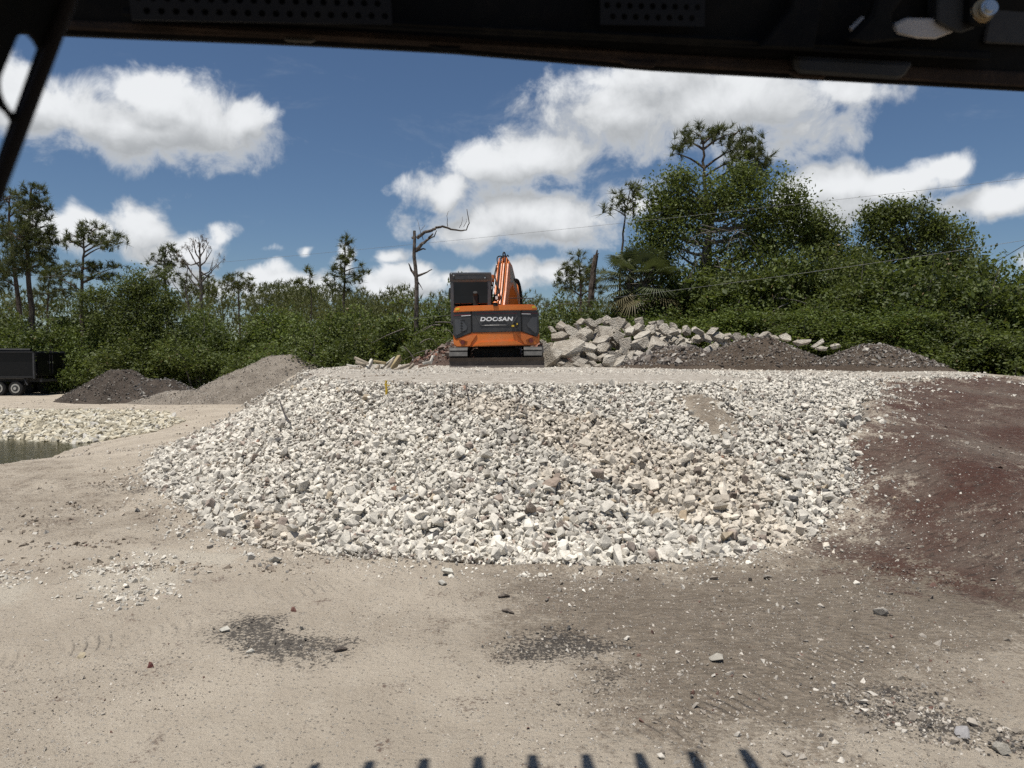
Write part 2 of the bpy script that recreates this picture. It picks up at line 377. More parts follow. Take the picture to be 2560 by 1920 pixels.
def scatter_mesh(name, variants, pos, size, tint, r, squash=None):
    V, F, T = [], [], []; off = 0
    which = r.integers(0, len(variants), len(pos)); M = rotmats(len(pos), r)
    if squash is not None: M = M*0 + squash
    for k, (v, f) in enumerate(variants):
        ii = np.nonzero(which == k)[0]
        if not len(ii): continue
        w = np.einsum('nij,mj->nmi', M[ii], v)*size[ii][:, None, None] + pos[ii][:, None, :]
        V.append(w.reshape(-1, 3)); F.append((f[None]+off+(np.arange(len(ii))*len(v))[:, None, None]).reshape(-1, 3))
        T.append(np.repeat(tint[ii], len(v), 0)); off += len(ii)*len(v)
    me = bpy.data.meshes.new(name); fill(me, np.concatenate(V), np.concatenate(F)); setcol(me, 'tint', np.concatenate(T)); return me
def pick(r, n, pal):
    w = np.array([p[0] for p in pal], float); w /= w.sum(); c = np.array([p[1] for p in pal])
    t = c[r.choice(len(pal), n, p=w)]*(.86+.28*r.random((n, 1))); return t
PAL_STONE = [(62, (.64, .60, .525)), (22, (.55, .515, .45)), (10, (.44, .405, .35)), (4, (.32, .295, .26)), (3, (.34, .28, .235)), (1.2, (.22, .185, .16)), (.08, (.30, .185, .135)), (.8, (.13, .125, .12)), (1.2, (.40, .33, .24))]
PAL_YEL = [(5, (.53, .475, .36)), (4, (.60, .56, .455)), (2, (.40, .36, .275)), (1.6, (.54, .515, .465))]
PAL_GRIT = [(4, (.40, .36, .31)), (3, (.27, .235, .195)), (2.4, (.54, .50, .44)), (.9, (.14, .125, .11)), (.35, (.17, .10, .08))]
def mat_stone(name, bump=.6, scale=1., dust=.25):
    mt, n, bs = material(name)
    p = n.pos(); t = n.attr('tint')
    n1 = n.noise(p, 9*scale, 4, .6); n2 = n.noise(p, 55*scale, 5, .7); n3 = n.noise(p, 160*scale, 2, .6)
    c = n.mix(n.ss(n1, .3, .75, .72, 1.15), (0, 0, 0), t)
    c = n.mix(n.m('MULTIPLY', n.ss(n2, .52, .72), dust), c, (.54, .515, .465))
    c = n.mix(n.m('MULTIPLY', n.ss(n2, .44, .30), .5), c, (.16, .145, .128))
    n.put(bs, 'Base Color', c); bs.inputs['Roughness'].default_value = .92; bs.inputs['Specular IOR Level'].default_value = .2
    n.put(bs, 'Normal', n.bump(n.m('ADD', n2, n.m('MULTIPLY', n3, .4)), bump, .012/scale)); return mt
M_STONE = mat_stone('crushed_concrete'); M_YEL = mat_stone('limestone', dust=.1); M_PEB = mat_stone('pebble', .3)

def sizes(r, n, med, sig, lo, hi): return np.clip(med*np.exp(sig*r.normal(size=n)), lo, hi)
# the great pile: candidates over its footprint
def pile_points(n, x0, x1, y0, y1, r):
    x = r.uniform(x0, x1, n); y = r.uniform(y0, y1, n)
    d = poly_sd(x+.22*fbm(x*2.3, y*2.3, 3, 51), y+.22*fbm(x*2.3, y*2.3, 3, 52), PILE)
    return x, y, d
pts, szs = [], []
x, y, d = pile_points(150000, -7.5, 7.5, 6.3, 13.0, rng)
bare = poly_sd(x+.2*fbm(x*3, y*3, 2, 61), y+.2*fbm(x*3, y*3, 2, 62), BARE)
s_pl = poly_sd(x, y, PLATEAU)
rightness = sstep(x, 3.0, 5.6)
keep = (d < .02) & (rng.random(len(x)) < np.where(s_pl < -.3, .10, 1.)) & (rng.random(len(x)) < np.where(bare < .05, .33, 1.0)) & (rng.random(len(x)) < 1-.35*rightness)
x, y, s_pl, rgt = x[keep], y[keep], s_pl[keep], rightness[keep]
top = 1-sstep(s_pl, -.5, .25)
sz = sizes(rng, len(x), .052, .36, .024, .16)*(1-.45*top)*(1-.15*rgt)*(1.22-.36*np.clip(H(x, y)/HP, 0, 1))
z = H(x, y) - .045 + rng.uniform(-.35, .62, len(x))*sz*(1-.6*top)
pts.append(np.stack([x, y, z], -1)); szs.append(sz)
# level top behind the crest
x, y, d = pile_points(9000, -6, 11, 12.5, 24.5, rng); k = d < -.1
x, y = x[k], y[k]; sz = sizes(rng, len(x), .034, .4, .018, .1)
pts.append(np.stack([x, y, H(x, y)+rng.uniform(-.3, .1, len(x))*sz], -1)); szs.append(sz)
# runaway stones round the toe and over the ramp
x, y, d = pile_points(34000, -8, 8.5, 5.6, 15, rng)
k = (d > 0) & (rng.random(len(x)) < .75*np.exp(-d/np.where(x > 2.4, .30, .20)))
x, y, d = x[k], y[k], d[k]; sz = sizes(rng, len(x), .04, .42, .014, .11)*np.exp(-d*.5)
pts.append(np.stack([x, y, H(x, y)+.12*sz], -1)); szs.append(sz)
# crushed fines and chips fading out in front of the toe
x, y, d = pile_points(30000, -5, 4.2, 5.6, 9.5, rng)
k = (d > -.05) & (rng.random(len(x)) < np.exp(-np.maximum(d, 0)/.26)*np.clip(.55+2.2*fbm(x*1.7, y*1.7, 3, 81), 0, 1))
x, y, d = x[k], y[k], d[k]; sz = sizes(rng, len(x), .024, .5, .009, .08)*np.exp(-np.maximum(d, 0)*.7)
pts.append(np.stack([x, y, H(x, y)+rng.uniform(-.2, .2, len(x))*sz], -1)); szs.append(sz)
pts = np.concatenate(pts); szs = np.concatenate(szs)
tints = pick(rng, len(pts), PAL_STONE)
# greyer and browner bands, as tipped load by load
band = fbm(pts[:, 0]*.45+.3*pts[:, 1], pts[:, 2]*1.2, 3, 77)[:, None]
tints = tints*(1+.35*np.clip(band, -.35, .35))*np.where(band < -.1, np.array([[1.0, .96, .92]]), np.array([[1, 1, 1]]))
proj = szs/np.linalg.norm(pts-np.array([0, 0, CAM_H]), axis=1)
proj[(np.abs(pts[:, 0]/pts[:, 1]) > .70) | (pts[:, 1] > 10.2)] = 0
order = np.argsort(-proj); big, rest = order[:300], order[300:]
pile = link('stone_pile', None, label='large sloping pile of white broken concrete stones below the excavator', cat='stone pile', loc=(0, 8.5, 0))
me = scatter_mesh('small_stone', STONES, pts[rest]-np.array([0, 8.5, 0]), szs[rest], tints[rest], rng)
link('small_stones', me, M_STONE, pile, kind='stuff')
Mb = rotmats(300, rng)
for j, i in enumerate(big):
    v, f = STONES[rng.integers(0, len(STONES))]
    if j % 13 == 5: v = v*np.array([1.7, 1.15, .7])
    me = bpy.data.meshes.new('stone'); fill(me, v@Mb[j].T*szs[i], f); setcol(me, 'tint', np.repeat(tints[i][None], len(v), 0))
    link('stone', me, M_STONE, pile, loc=pts[i]-np.array([0, 8.5, 0])+np.array([0, -.012, .018]))

# yellowish stones of the pond bank
x = rng.uniform(-24, -7.5, 30000); y = rng.uniform(15.5, 26, 30000)
d = poly_sd(x+.8*fbm(x*.8, y*.8, 3, 91), y+.8*fbm(x*.8, y*.8, 3, 92), YBANK)
z = H(x, y); k = (d < 0) & (z > POND_Z-.1) & (rng.random(len(x)) < 1)
x, y, z = x[k], y[k], z[k]; sz = sizes(rng, len(x), .125, .4, .05, .3)*(1-.45*sstep(y, 22.5, 25))*(1-.5*sstep(x, -11, -9))
me = scatter_mesh('bank_stone', STONES, np.stack([x, y, z+.1*sz], -1)-np.array([-14, 22, -.3]), sz, pick(rng, len(x), PAL_YEL), rng)
link('bank_stones', me, M_YEL, label='band of yellowish stones along the far pond bank', cat='stones', kind='stuff', loc=(-14, 22, -.3))

# loose pebbles and grit over the yard
def grit(n, poly_or_box, med, r, pal, sig=.45, dens=None):
    x0, x1, y0, y1 = poly_or_box; x = r.uniform(x0, x1, n); y = y0+(y1-y0)*r.random(n)**1.25
    k = np.abs(x/y) < .80
    x, y = x[k], y[k]
    if dens is not None: kk = r.random(len(x)) < dens(x, y); x, y = x[kk], y[kk]
    s = sizes(r, len(x), med, sig, .004, .09); return np.stack([x, y, H(x, y)+r.uniform(-.22, .15, len(x))*s], -1), s, pick(r, len(x), pal)
gp = []
patchy = lambda x, y: np.clip(.25+2.6*fbm(x*1.2, y*1.2, 4, 71), .06, 1)
gp.append(grit(60000, (-3.2, 3.2, 3.0, 7.2), .0085, rng, PAL_GRIT, .5, patchy))
gp.append(grit(9000, (-8, 6.5, 6, 16), .022, rng, PAL_GRIT, .5, patchy))
gp.append(grit(16000, (-7.5, -1.5, 6.2, 12), .03, rng, [(3, (.26, .215, .17)), (2, (.36, .31, .25)), (1, (.5, .47, .42))], .55, lambda x, y: np.clip(-.1+4*fbm(x*.9, y*2.2, 4, 74), 0, 1)*(1-sstep(-poly_sd(x, y, BROWN_L), -.8, .2)*0)))
gp.append(grit(12000, (-20, -3, 14, 33), .05, rng, PAL_GRIT, .4, patchy))
def inpoly(poly, soft):
    return lambda x, y: np.clip(1-poly_sd(x, y, poly)/soft-.0, 0, 1)*np.clip(.6+2*fbm(x*2, y*2, 3, 72), 0, 1)
gp.append(grit(22000, (-5.5, -1.6, 4.6, 7.2), .03, rng, PAL_STONE, .5, lambda x, y: np.max([inpoly(p, .45)(x, y)**1.6*np.clip(.75+3*fbm(x*3, y*3, 3, 73), 0, 1) for p in PALE[:2]], axis=0)*.8))
gp.append(grit(26000, (.2, 5.5, 3.2, 7.0), .015, rng, PAL_GRIT, .62, lambda x, y: inpoly(BROWN, .2)(x, y)*.5))
gp.append(grit(8000, (1.6, 3.6, 3.3, 4.6), .016, rng, PAL_GRIT+[(4, (.1, .092, .085))], .55, lambda x, y: inpoly(DARKS[3], .12)(x, y)))
gp.append(grit(5000, (-2.6, 1.5, 4, 6), .018, rng, [(3, (.05, .048, .046)), (1, (.3, .28, .25))], .5, lambda x, y: np.maximum(inpoly(DARKS[0], .1)(x, y), inpoly(DARKS[1], .1)(x, y))*.6))
gp.append(grit(16000, (3.2, 9.5, 6, 13.5), .017, rng, [(1, (.40, .37, .33)), (5, (.15, .105, .085)), (3, (.21, .165, .135))], .5, lambda x, y: inpoly(RED, .4)(x, y)*.6))
WBAND = hpoly([(2080, 925), (2350, 940), (2560, 956), (2700, 975), (2700, 1000), (2350, 962), (2150, 968)])
gp.append(grit(40000, (3.5, 12, 9, 21), .05, rng, PAL_STONE, .4, lambda x, y: np.clip(-.05+4.5*fbm(x*.5, y*1.6, 3, 75), 0, 1)*(y > 10.5+.0*x)*sstep(H(x, y), 1.15, 1.4)))
gp = [np.concatenate(c) for c in zip(*gp)]
me = scatter_mesh('pebble', PEBB, gp[0], gp[1], gp[2], rng)
link('ground_pebbles', me, M_PEB, label='loose pebbles and grit strewn over the yard floor', cat='pebbles', kind='stuff')

# single loose stones one can point at
LOOSE = [((1120, 1440), .125, (.52, .50, .44), 'upright white slab of stone standing alone before the pile toe'),
         ((1105, 1462), .07, (.50, .48, .43), 'small white stone just below the upright white slab'),
         ((2502, 1900-15), .085, (.36, .335, .29), 'long pale flat stone at the lower right corner'),
         ((2405, 1838), .075, (.30, .29, .29), 'grey rounded stone in the dark gravel strip, lower right'),
         ((622, 1400), .10, (.52, .50, .46), 'white boulder at the left foot of the stone pile'),
         ((690, 1408), .11, (.50, .48, .43), 'white angular stone beside the boulder at the left pile foot'),
         ((560, 1580), .06, (.44, .42, .37), 'pale stone at the left rim of the dark stain'),
         ((625, 1635), .055, (.46, .44, .39), 'pale stone on the lower edge of the dark stain'),
         ((733, 1530), .05, (.15, .075, .06), 'reddish brown stone above the dark stain'),
         ((377, 1670), .05, (.12, .045, .04), 'small dark red stone on the pale sand'),
         ((205, 1645), .05, (.40, .34, .24), 'small tan stone on the pale sand at left'),
         ((2200, 1538), .10, (.30, .275, .24), 'brownish boulder on the damp soil at right'),
         ((1790, 1655), .085, (.36, .335, .29), 'flat pale stone half sunk in the damp soil'),
         ((1920, 1450), .085, (.24, .215, .185), 'brown stone on the damp soil below the right pile foot')]
for (p, s, c, lb) in LOOSE:
    x, y = hit(*p); v, f = STONES[(int(p[0])*7) % len(STONES)]; me = bpy.data.meshes.new('loose_stone')
    m = rotmats(1, np.random.default_rng(int(p[0])))[0]; fill(me, v@m.T*s*np.array([1.25, 1, .9]), f); setcol(me, 'tint', np.repeat(np.array([c]), len(v), 0))
    link('loose_stone', me, M_STONE, label=lb, cat='stone', loc=(x, y, hz(x, y)+.22*s))

# ------------------------------------------------------------------ heaps of soil and gravel
def mat_soil(name, dark, light, speck, specks=.3, scale=1.):
    mt, n, bs = material(name); p = n.pos()
    n1 = n.noise(p, 1.6*scale, 5, .6); n2 = n.noise(p, 14*scale, 5, .65); n3 = n.noise(p, 60*scale, 3, .6)
    c = n.mix(n.ss(n.m('ADD', n.m('MULTIPLY', n1, .6), n.m('MULTIPLY', n2, .4)), .35, .65), dark, light)
    c = n.mix(n.m('MULTIPLY', n.ss(n3, .58, .68), specks), c, speck)
    n.put(bs, 'Base Color', c); bs.inputs['Roughness'].default_value = .95; bs.inputs['Specular IOR Level'].default_value = .1
    n.put(bs, 'Normal', n.bump(n.m('ADD', n2, n.m('MULTIPLY', n3, .7)), 1., .09)); return mt
def heap(name, label, cat, cx, cy, rx, ry, h, mat, seed, zbase=None, peak=1.0, rot=0, extra=None, group=None):
    n = 90; r = 1.15
    u = np.linspace(-r, r, n); U, V = np.meshgrid(u, u); U, V = U.ravel(), V.ravel()
    a = np.arctan2(V, U); rr = np.hypot(U, V)*(1+.16*fbm(np.cos(a)*1.3+seed, np.sin(a)*1.3, 3, seed))
    prof = np.clip(1-rr, 0, 1)
    z = h*(np.minimum(prof/(1-.12*peak), 1)**1.02)
    z = np.where(rr < .18*peak, z-.05*h*(1-rr/(.18*peak+1e-6)), z)
    X, Y = U*rx, V*ry
    z = z + (.07*fbm(X*1.1, Y*1.1, 4, seed+5)+.04*fbm(X*4, Y*4, 2, seed+6))*h*np.clip(prof*6, 0, 1)
    if extra: z = np.maximum(z, extra(X, Y))
    c, s = math.cos(rot), math.sin(rot); X, Y = X*c-Y*s, X*s+Y*c
    z0 = hz(cx, cy) if zbase is None else zbase
    z = z + H(X+cx, Y+cy) - z0 - .05
    me = mesh_grid(name, n, n, X, Y, z)
    return link(name, me, mat, label=label, cat=cat, group=group, loc=(cx, cy, z0)), (X, Y, z)
def heap_grit(parent, data, n, med, pal, seed, mat, minz=.08, name='grit'):
    r = np.random.default_rng(seed); X, Y, z = data; k = np.nonzero(z > minz)[0]; i = r.choice(k, n)
    p = np.stack([X[i]+r.uniform(-.05, .05, n), Y[i]+r.uniform(-.05, .05, n), z[i]], -1); s = sizes(r, n, med, .45, .01, med*4)
    me = scatter_mesh(name, PEBB, p, s, pick(r, n, pal), r); link(name, me, mat, parent, kind='stuff')
M_GRAVEL = mat_soil('heap_gravel', (.20, .17, .138), (.36, .315, .262), (.5, .465, .41), .6)
M_ASPH = mat_soil('milled_asphalt', (.058, .047, .039), (.125, .102, .084), (.26, .23, .2), .25)
M_BROWN = mat_soil('dark_topsoil', (.092, .069, .051), (.158, .124, .096), (.24, .21, .18), .22)
M_REDH = mat_soil('brick_rubble', (.085, .06, .048), (.16, .115, .095), (.3, .18, .14), .5)
def gpos(px, py): return hit(px, py)
# left yard
gxp = at(705, 960, 30.5)
o, dta = heap('gravel_heap', 'tall brown gravel heap to the left behind the stone pile', 'gravel heap', gxp.x, 30.5, 4.5, 3.2, 1.98, M_GRAVEL, 3, 0, .8)
heap_grit(o, dta, 5200, .05, [(3, (.33, .295, .25)), (3, (.20, .175, .15)), (1.2, (.45, .42, .37))], 31, M_PEB)
gxp = at(305, 960, 29.6)
o, dta = heap('asphalt_heap', 'dark grey heap of ground asphalt right of the black trailer', 'asphalt heap', gxp.x, 29.6, 2.6, 2.1, 1.36, M_ASPH, 8, 0, 1.2)
heap_grit(o, dta, 3600, .05, [(3, (.16, .14, .12)), (1, (.3, .28, .25)), (2, (.05, .045, .04))], 32, M_PEB)
gxp = at(405, 960, 29.3)
o, dta = heap('asphalt_heap', 'low dark heap with grey broken lumps between the asphalt and gravel heaps', 'asphalt heap', gxp.x, 29.2, 2.5, 1.6, .95, M_ASPH, 14, 0, 1.6)
heap_grit(o, dta, 900, .09, [(3, (.10, .095, .09)), (2, (.22, .2, .18)), (1, (.3, .28, .25))], 33, M_PEB, name='broken_lump')
gxp = at(455, 990, 28.2)
o, dta = heap('gravel_heap', 'low spread of gravel at the foot of the tall gravel heap', 'gravel heap', gxp.x, 28.4, 2.6, 1.3, .55, M_GRAVEL, 17, 0, 1.4)
heap_grit(o, dta, 1500, .05, [(3, (.36, .325, .28)), (2, (.22, .19, .165)), (1, (.45, .42, .37))], 34, M_PEB, .03)
# right of the concrete heap
def top_heap(px, pyTop, Y, rx, ry, *a, **k):
    x = at(px, 900, Y).x; z0 = hz(x, Y); h = at(px, pyTop, Y).z - z0
    return heap(a[0], a[1], a[2], x, Y, rx, ry, max(h, .3)*1.08, *a[3:], **k)
o, dta = top_heap(1895, 843, 18.2, 2.25, 1.9, 'topsoil_heap', 'dark brown soil heap with a rounded top right of the concrete rubble', 'soil heap', M_BROWN, 21, peak=1.1)
heap_grit(o, dta, 3600, .05, [(6, (.12, .1, .085)), (1, (.35, .32, .28)), (1, (.2, .18, .15))], 35, M_PEB)
o, dta = top_heap(2185, 862, 16.9, 1.95, 1.7, 'topsoil_heap', 'lower brown soil heap near the right edge, stones on its slope', 'soil heap', M_BROWN, 27, peak=1.2)
heap_grit(o, dta, 3600, .055, [(6, (.12, .1, .085)), (2, (.38, .35, .31)), (1, (.2, .18, .15))], 36, M_PEB)
o, dta = top_heap(1700, 868, 19.6, 2.0, 1.5, 'topsoil_heap', 'loose dark soil spilling between the concrete rubble and the soil heap', 'soil heap', M_BROWN, 29, peak=1.8)
heap_grit(o, dta, 1500, .10, [(3, (.10, .085, .075)), (2, (.36, .33, .29)), (2, (.2, .17, .145))], 37, M_PEB, name='broken_lump')
x0 = at(1235, 900, 24).x
o, dta = heap('brick_heap', 'reddish brown heap of broken brick behind the excavator', 'brick heap', x0, 24.4, 3.2, 2.0, 1.35, M_REDH, 23, None, 1.0)
heap_grit(o, dta, 2400, .13, [(3, (.20, .115, .085)), (3, (.16, .125, .105)), (1, (.33, .3, .26)), (1, (.27, .13, .09))], 38, M_PEB, name='brick_piece')

# ------------------------------------------------------------------ broken concrete heap
def chunk_mesh(w, h, t, seed, slab=True):
    r = np.random.default_rng(seed); bm = bmesh.new()
    n = r.integers(4, 7); a0 = r.random()*6.28
    for sgn in (-1, 1):
        for i in range(n):
            a = a0+6.283*(i+.5*(r.random()-.5))/n; rad = .80+.30*r.random()
            q = (math.cos(a)*rad*.62*w, math.sin(a)*rad*.62*h, sgn*t*.5*(.85+.3*r.random()))
            bm.verts.new(q)
            if r.random() < .6: bm.verts.new((q[0]*.93+.04*w*r.normal(), q[1]*.93+.04*h*r.normal(), q[2]*.35))
    bmesh.ops.convex_hull(bm, input=list(bm.verts))
    bmesh.ops.delete(bm, geom=[v for v in bm.verts if not v.link_faces], context='VERTS')
    bmesh.ops.dissolve_limit(bm, angle_limit=.12, verts=bm.verts, edges=bm.edges)
    bmesh.ops.bevel(bm, geom=list(bm.edges), offset=.010*min(w, h)+.003, segments=1, affect='EDGES', clamp_overlap=True)
    bmesh.ops.triangulate(bm, faces=[f for f in bm.faces if len(f.verts) > 4])
    for v in bm.verts: v.co += Vector(r.normal(size=3))*.006
    me = bpy.data.meshes.new('concrete_chunk'); bm.to_mesh(me); bm.free()
    return me
def mat_concrete():
    mt, n, bs = material('broken_concrete'); p = n.obj(); ri = n.add('ShaderNodeObjectInfo').outputs['Random']
    p = n.v('ADD', p, n.m('MULTIPLY', ri, 37.))
    n1 = n.noise(p, 2.2, 5, .65); n2 = n.noise(p, 11, 6, .75); vor = n.add('ShaderNodeTexVoronoi'); n.put(vor, 'Vector', p); vor.inputs['Scale'].default_value = 28
    c = n.mix(n.ss(n1, .32, .68), (.31, .272, .222), (.53, .488, .418))
    c = n.mix(n.m('MULTIPLY', n.ss(n2, .52, .68), .6), c, (.47, .44, .39))
    c = n.mix(n.m('MULTIPLY', n.ss(n2, .44, .34), .6), c, (.13, .115, .1))
    c = n.mix(n.m('MULTIPLY', n.ss(ri, .6, 1.), .45), c, (.22, .19, .16))
    n.put(bs, 'Base Color', c); bs.inputs['Roughness'].default_value = .93; bs.inputs['Specular IOR Level'].default_value = .2
    h = n.m('ADD', n2, n.m('MULTIPLY', vor.outputs['Distance'], -.5))
    n.put(bs, 'Normal', n.bump(h, 1., .06)); return mt
M_CONC = mat_concrete()
Z5 = [(1240, 165, 250, 150), (1090, 130, 120, 110), (400, 225, 150, 170), (690, 155, 120, 110), (850, 185, 200, 110), (950, 150, 190, 60), (345, 375, 220, 115), (550, 310, 220, 130), (760, 345, 230, 150),
      (690, 425, 120, 150), (1060, 350, 250, 200), (1000, 440, 270, 140), (480, 560, 430, 270), (800, 545, 220, 210), (1040, 550, 200, 110), (225, 700, 240, 320), (125, 560, 150, 180), (1265, 390, 150, 160),
      (1380, 490, 190, 170), (1580, 500, 290, 220), (1880, 560, 290, 260), (1350, 610, 130, 130), (870, 690, 170, 110), (680, 800, 200, 140), (1015, 700, 130, 180), (1140, 775, 170, 200), (1300, 790, 210, 150),
      (1230, 680, 240, 100), (1570, 800, 200, 140), (1640, 690, 220, 140), (1870, 680, 210, 110), (1790, 770, 190, 80), (1950, 740, 220, 90), (2080, 830, 230, 120), (760, 860, 180, 90), (880, 800, 130, 90),
      (500, 860, 190, 80), (1580, 150, 150, 110), (1790, 170, 120, 80), (1910, 190, 120, 130), (1760, 290, 140, 160), (1550, 260, 220, 140), (1640, 370, 220, 130), (2110, 215, 130, 60), (2100, 310, 160, 110),
      (1960, 275, 130, 70), (250, 270, 120, 90), (580, 390, 130, 60), (1230, 280, 140, 70), (1430, 300, 160, 110), (1400, 220, 140, 80), (1480, 640, 120, 110), (390, 790, 120, 80), (1430, 700, 110, 80), (950, 830, 110, 70),
      (2010, 360, 120, 90), (2160, 640, 120, 80), (2030, 640, 100, 80), (620, 730, 120, 90), (640, 240, 150, 80)]
Z2 = [(1235, 190, 95, 75), (1330, 188, 70, 45), (1150, 185, 55, 50), (1290, 235, 70, 50), (1360, 228, 80, 50), (1432, 225, 60, 45), (1495, 225, 60, 40), (1525, 245, 90, 45), (1635, 222, 35, 35), (1690, 217, 60, 45), (1835, 232, 70, 45),
      (1950, 265, 90, 35), (2060, 275, 85, 30), (2090, 308, 70, 28), (2180, 292, 50, 36), (1290, 362, 170, 55), (1100, 402, 130, 70), (1080, 190, 70, 50), (1000, 180, 60, 60), (1420, 285, 50, 30), (1590, 225, 60, 30), (1760, 228, 50, 24), (1230, 240, 60, 50), (1010, 215, 70, 60)]
spec = [(1340+a/6.144, 780+b/6.144, w/6.144, h/6.144) for a, b, w, h in Z5]
spec2 = [(1300+a/2.765, 760+b/2.765, w/2.765, h/2.765) for a, b, w, h in Z2]
hx = at(1530, 900, 20.5); heapE = link('concrete_rubble_heap', None, label='heap of large broken grey concrete slabs right of the orange excavator', cat='rubble heap', loc=(hx.x, 20.5, hz(hx.x, 20.5)))
rr = random.Random(5); base = Vector(heapE.location)
def add_chunk(px, py, w, h, Y, seed, far=False):
    k = 1/ppm(Y); c = at(px, py, Y); r_ = random.Random(seed)
    t = min(w, h)*k*r_.uniform(.38, .75)
    me = chunk_mesh(w*k*1.12, h*k*1.12, t, seed); o = link('concrete_chunk', me, M_CONC, heapE, loc=c-base)
    o.rotation_euler = (R(r_.uniform(15, 88)), R(r_.uniform(-40, 40)), R(r_.uniform(-60, 60)))
for i, (px, py, w, h) in enumerate(spec): add_chunk(px, py, w, h, 19.3+max(0, (925-py))/135*2.6, 500+i)
for i, (px, py, w, h) in enumerate(spec2): add_chunk(px, py, w, h, 20.6+(i % 3)*.4, 700+i)
for i in range(130):                                     # the body of the heap behind and between
    px = rr.uniform(1355, 1690); f = rr.random(); topy = 800+40*abs((px-1545)/170)**1.8
    py = topy+(918-topy)*f; s = rr.uniform(9, 28)
    add_chunk(px, py+6, s*1.2, s, 19.9+max(0, (925-py))/135*2.7, 900+i)
for i in range(46):
    px = rr.uniform(1660, 1850); py = rr.uniform(848, 905); s = rr.uniform(8, 20)
    add_chunk(px, py, s*1.3, s, 20.2+max(0, 905-py)/60, 1100+i)

# ------------------------------------------------------------------ small mesh kit
class MB:
    """collects polygons; build() links them as ONE mesh object"""
    def __init__(s): s.v = []; s.f = []
    def add(s, v, f):
        o = len(s.v); s.v += [tuple(p) for p in v]; s.f += [tuple(i+o for i in q) for q in f]; return s
    def box(s, c, d, rot=None):
        x, y, z = d[0]/2, d[1]/2, d[2]/2
        p = [Vector(q) for q in ((-x, -y, -z), (x, -y, -z), (x, y, -z), (-x, y, -z), (-x, -y, z), (x, -y, z), (x, y, z), (-x, y, z))]
        if rot is not None: M = Euler(rot).to_matrix(); p = [M@q for q in p]
        return s.add([q+Vector(c) for q in p], [(3, 2, 1, 0), (4, 5, 6, 7), (0, 1, 5, 4), (1, 2, 6, 5), (2, 3, 7, 6), (3, 0, 4, 7)])
    def tube(s, path, rad, n=6, cap=True):
        path = [Vector(p) for p in path]; m = len(path)
        if not hasattr(rad, '__len__'): rad = [rad]*m
        vs = []; up = Vector((0.13, .21, 1))
        for i, p in enumerate(path):
            t = (path[min(i+1, m-1)]-path[max(i-1, 0)]); t = t.normalized() if t.length > 1e-9 else Vector((0, 0, 1))
            a = t.cross(up); a = a.normalized() if a.length > 1e-4 else Vector((1, 0, 0)); b = t.cross(a)
            for k in range(n):
                w = 2*PI*k/n; vs.append(p+(a*math.cos(w)+b*math.sin(w))*rad[i])
        fs = [(i*n+k, i*n+(k+1) % n, (i+1)*n+(k+1) % n, (i+1)*n+k) for i in range(m-1) for k in range(n)]
        if cap: fs += [tuple(range(n-1, -1, -1)), tuple((m-1)*n+k for k in range(n))]
        return s.add(vs, fs)
    def cyl(s, c, axis_, r, h, n=20, r2=None):
        c = Vector(c); ax = Vector(axis_).normalized()
        return s.tube([c-ax*h/2, c+ax*h/2], [r, r if r2 is None else r2], n)
    def prism(s, poly, y0, y1):
        """polygon in (x, z) drawn out along y"""
        n = len(poly); v = [(p[0], y0, p[1]) for p in poly]+[(p[0], y1, p[1]) for p in poly]
        return s.add(v, [tuple(range(n)), tuple(range(2*n-1, n-1, -1))]+[(i, i+n, (i+1) % n+n, (i+1) % n) for i in range(n)])
    def prismx(s, poly, x0, x1):
        """polygon in (y, z) drawn out along x"""
        n = len(poly); v = [(x0, p[0], p[1]) for p in poly]+[(x1, p[0], p[1]) for p in poly]
        return s.add(v, [tuple(range(n)), tuple(range(2*n-1, n-1, -1))]+[(i, i+n, (i+1) % n+n, (i+1) % n) for i in range(n)])
    def build(s, name, mat, parent=None, bevel=0, seg=2, post=None, smooth=False, **kw):
        me = bpy.data.meshes.new(name); bm = bmesh.new()
        vs = [bm.verts.new(p) for p in s.v]
        for q in s.f:
            try: bm.faces.new([vs[i] for i in q])
            except ValueError: pass
        bmesh.ops.recalc_face_normals(bm, faces=list(bm.faces))
        if bevel:
            ed = [e for e in bm.edges if len(e.link_faces) == 2 and e.calc_face_angle(0) > .35]
            bmesh.ops.bevel(bm, geom=ed, offset=bevel, segments=seg, affect='EDGES', clamp_overlap=True)
        if post: post(bm)
        bm.to_mesh(me); bm.free()
        if smooth:
            for p in me.polygons: p.use_smooth = True
            try: me.set_sharp_from_angle(angle=R(35))
            except Exception: pass
        return link(name, me, mat, parent, **kw)
def empty(name, loc, rz=0, **kw):
    o = link(name, None, loc=loc, **kw); o.rotation_euler = (0, 0, rz); o.empty_display_size = .2; return o

def paint(name, col, rough=.45, spec=.5, metal=0, dirt=.25, dirtcol=(.28, .25, .21), scale=1., bump=.08):
    mt, n, bs = material(name); p = n.obj()
    n1 = n.noise(p, 2.2*scale, 5, .65); n2 = n.noise(p, 17*scale, 5, .7)
    f = n.m('MULTIPLY', n.ss(n.m('ADD', n.m('MULTIPLY', n1, .6), n.m('MULTIPLY', n2, .4)), .44, .68), dirt)
    n.put(bs, 'Base Color', n.mix(f, col, dirtcol)); bs.inputs['Metallic'].default_value = metal
    n.put(bs, 'Roughness', n.m('ADD', rough, n.m('MULTIPLY', n.m('SUBTRACT', n2, .5), .3))); bs.inputs['Specular IOR Level'].default_value = spec
    n.put(bs, 'Normal', n.bump(n2, bump, .01)); return mt
M_OR = paint('orange_paint', (.62, .165, .025), .42, .45, 0, .22, (.42, .27, .17))
M_ORD = paint('orange_paint_worn_shaded', (.56, .15, .03), .5, .4, 0, .4, (.36, .25, .18))
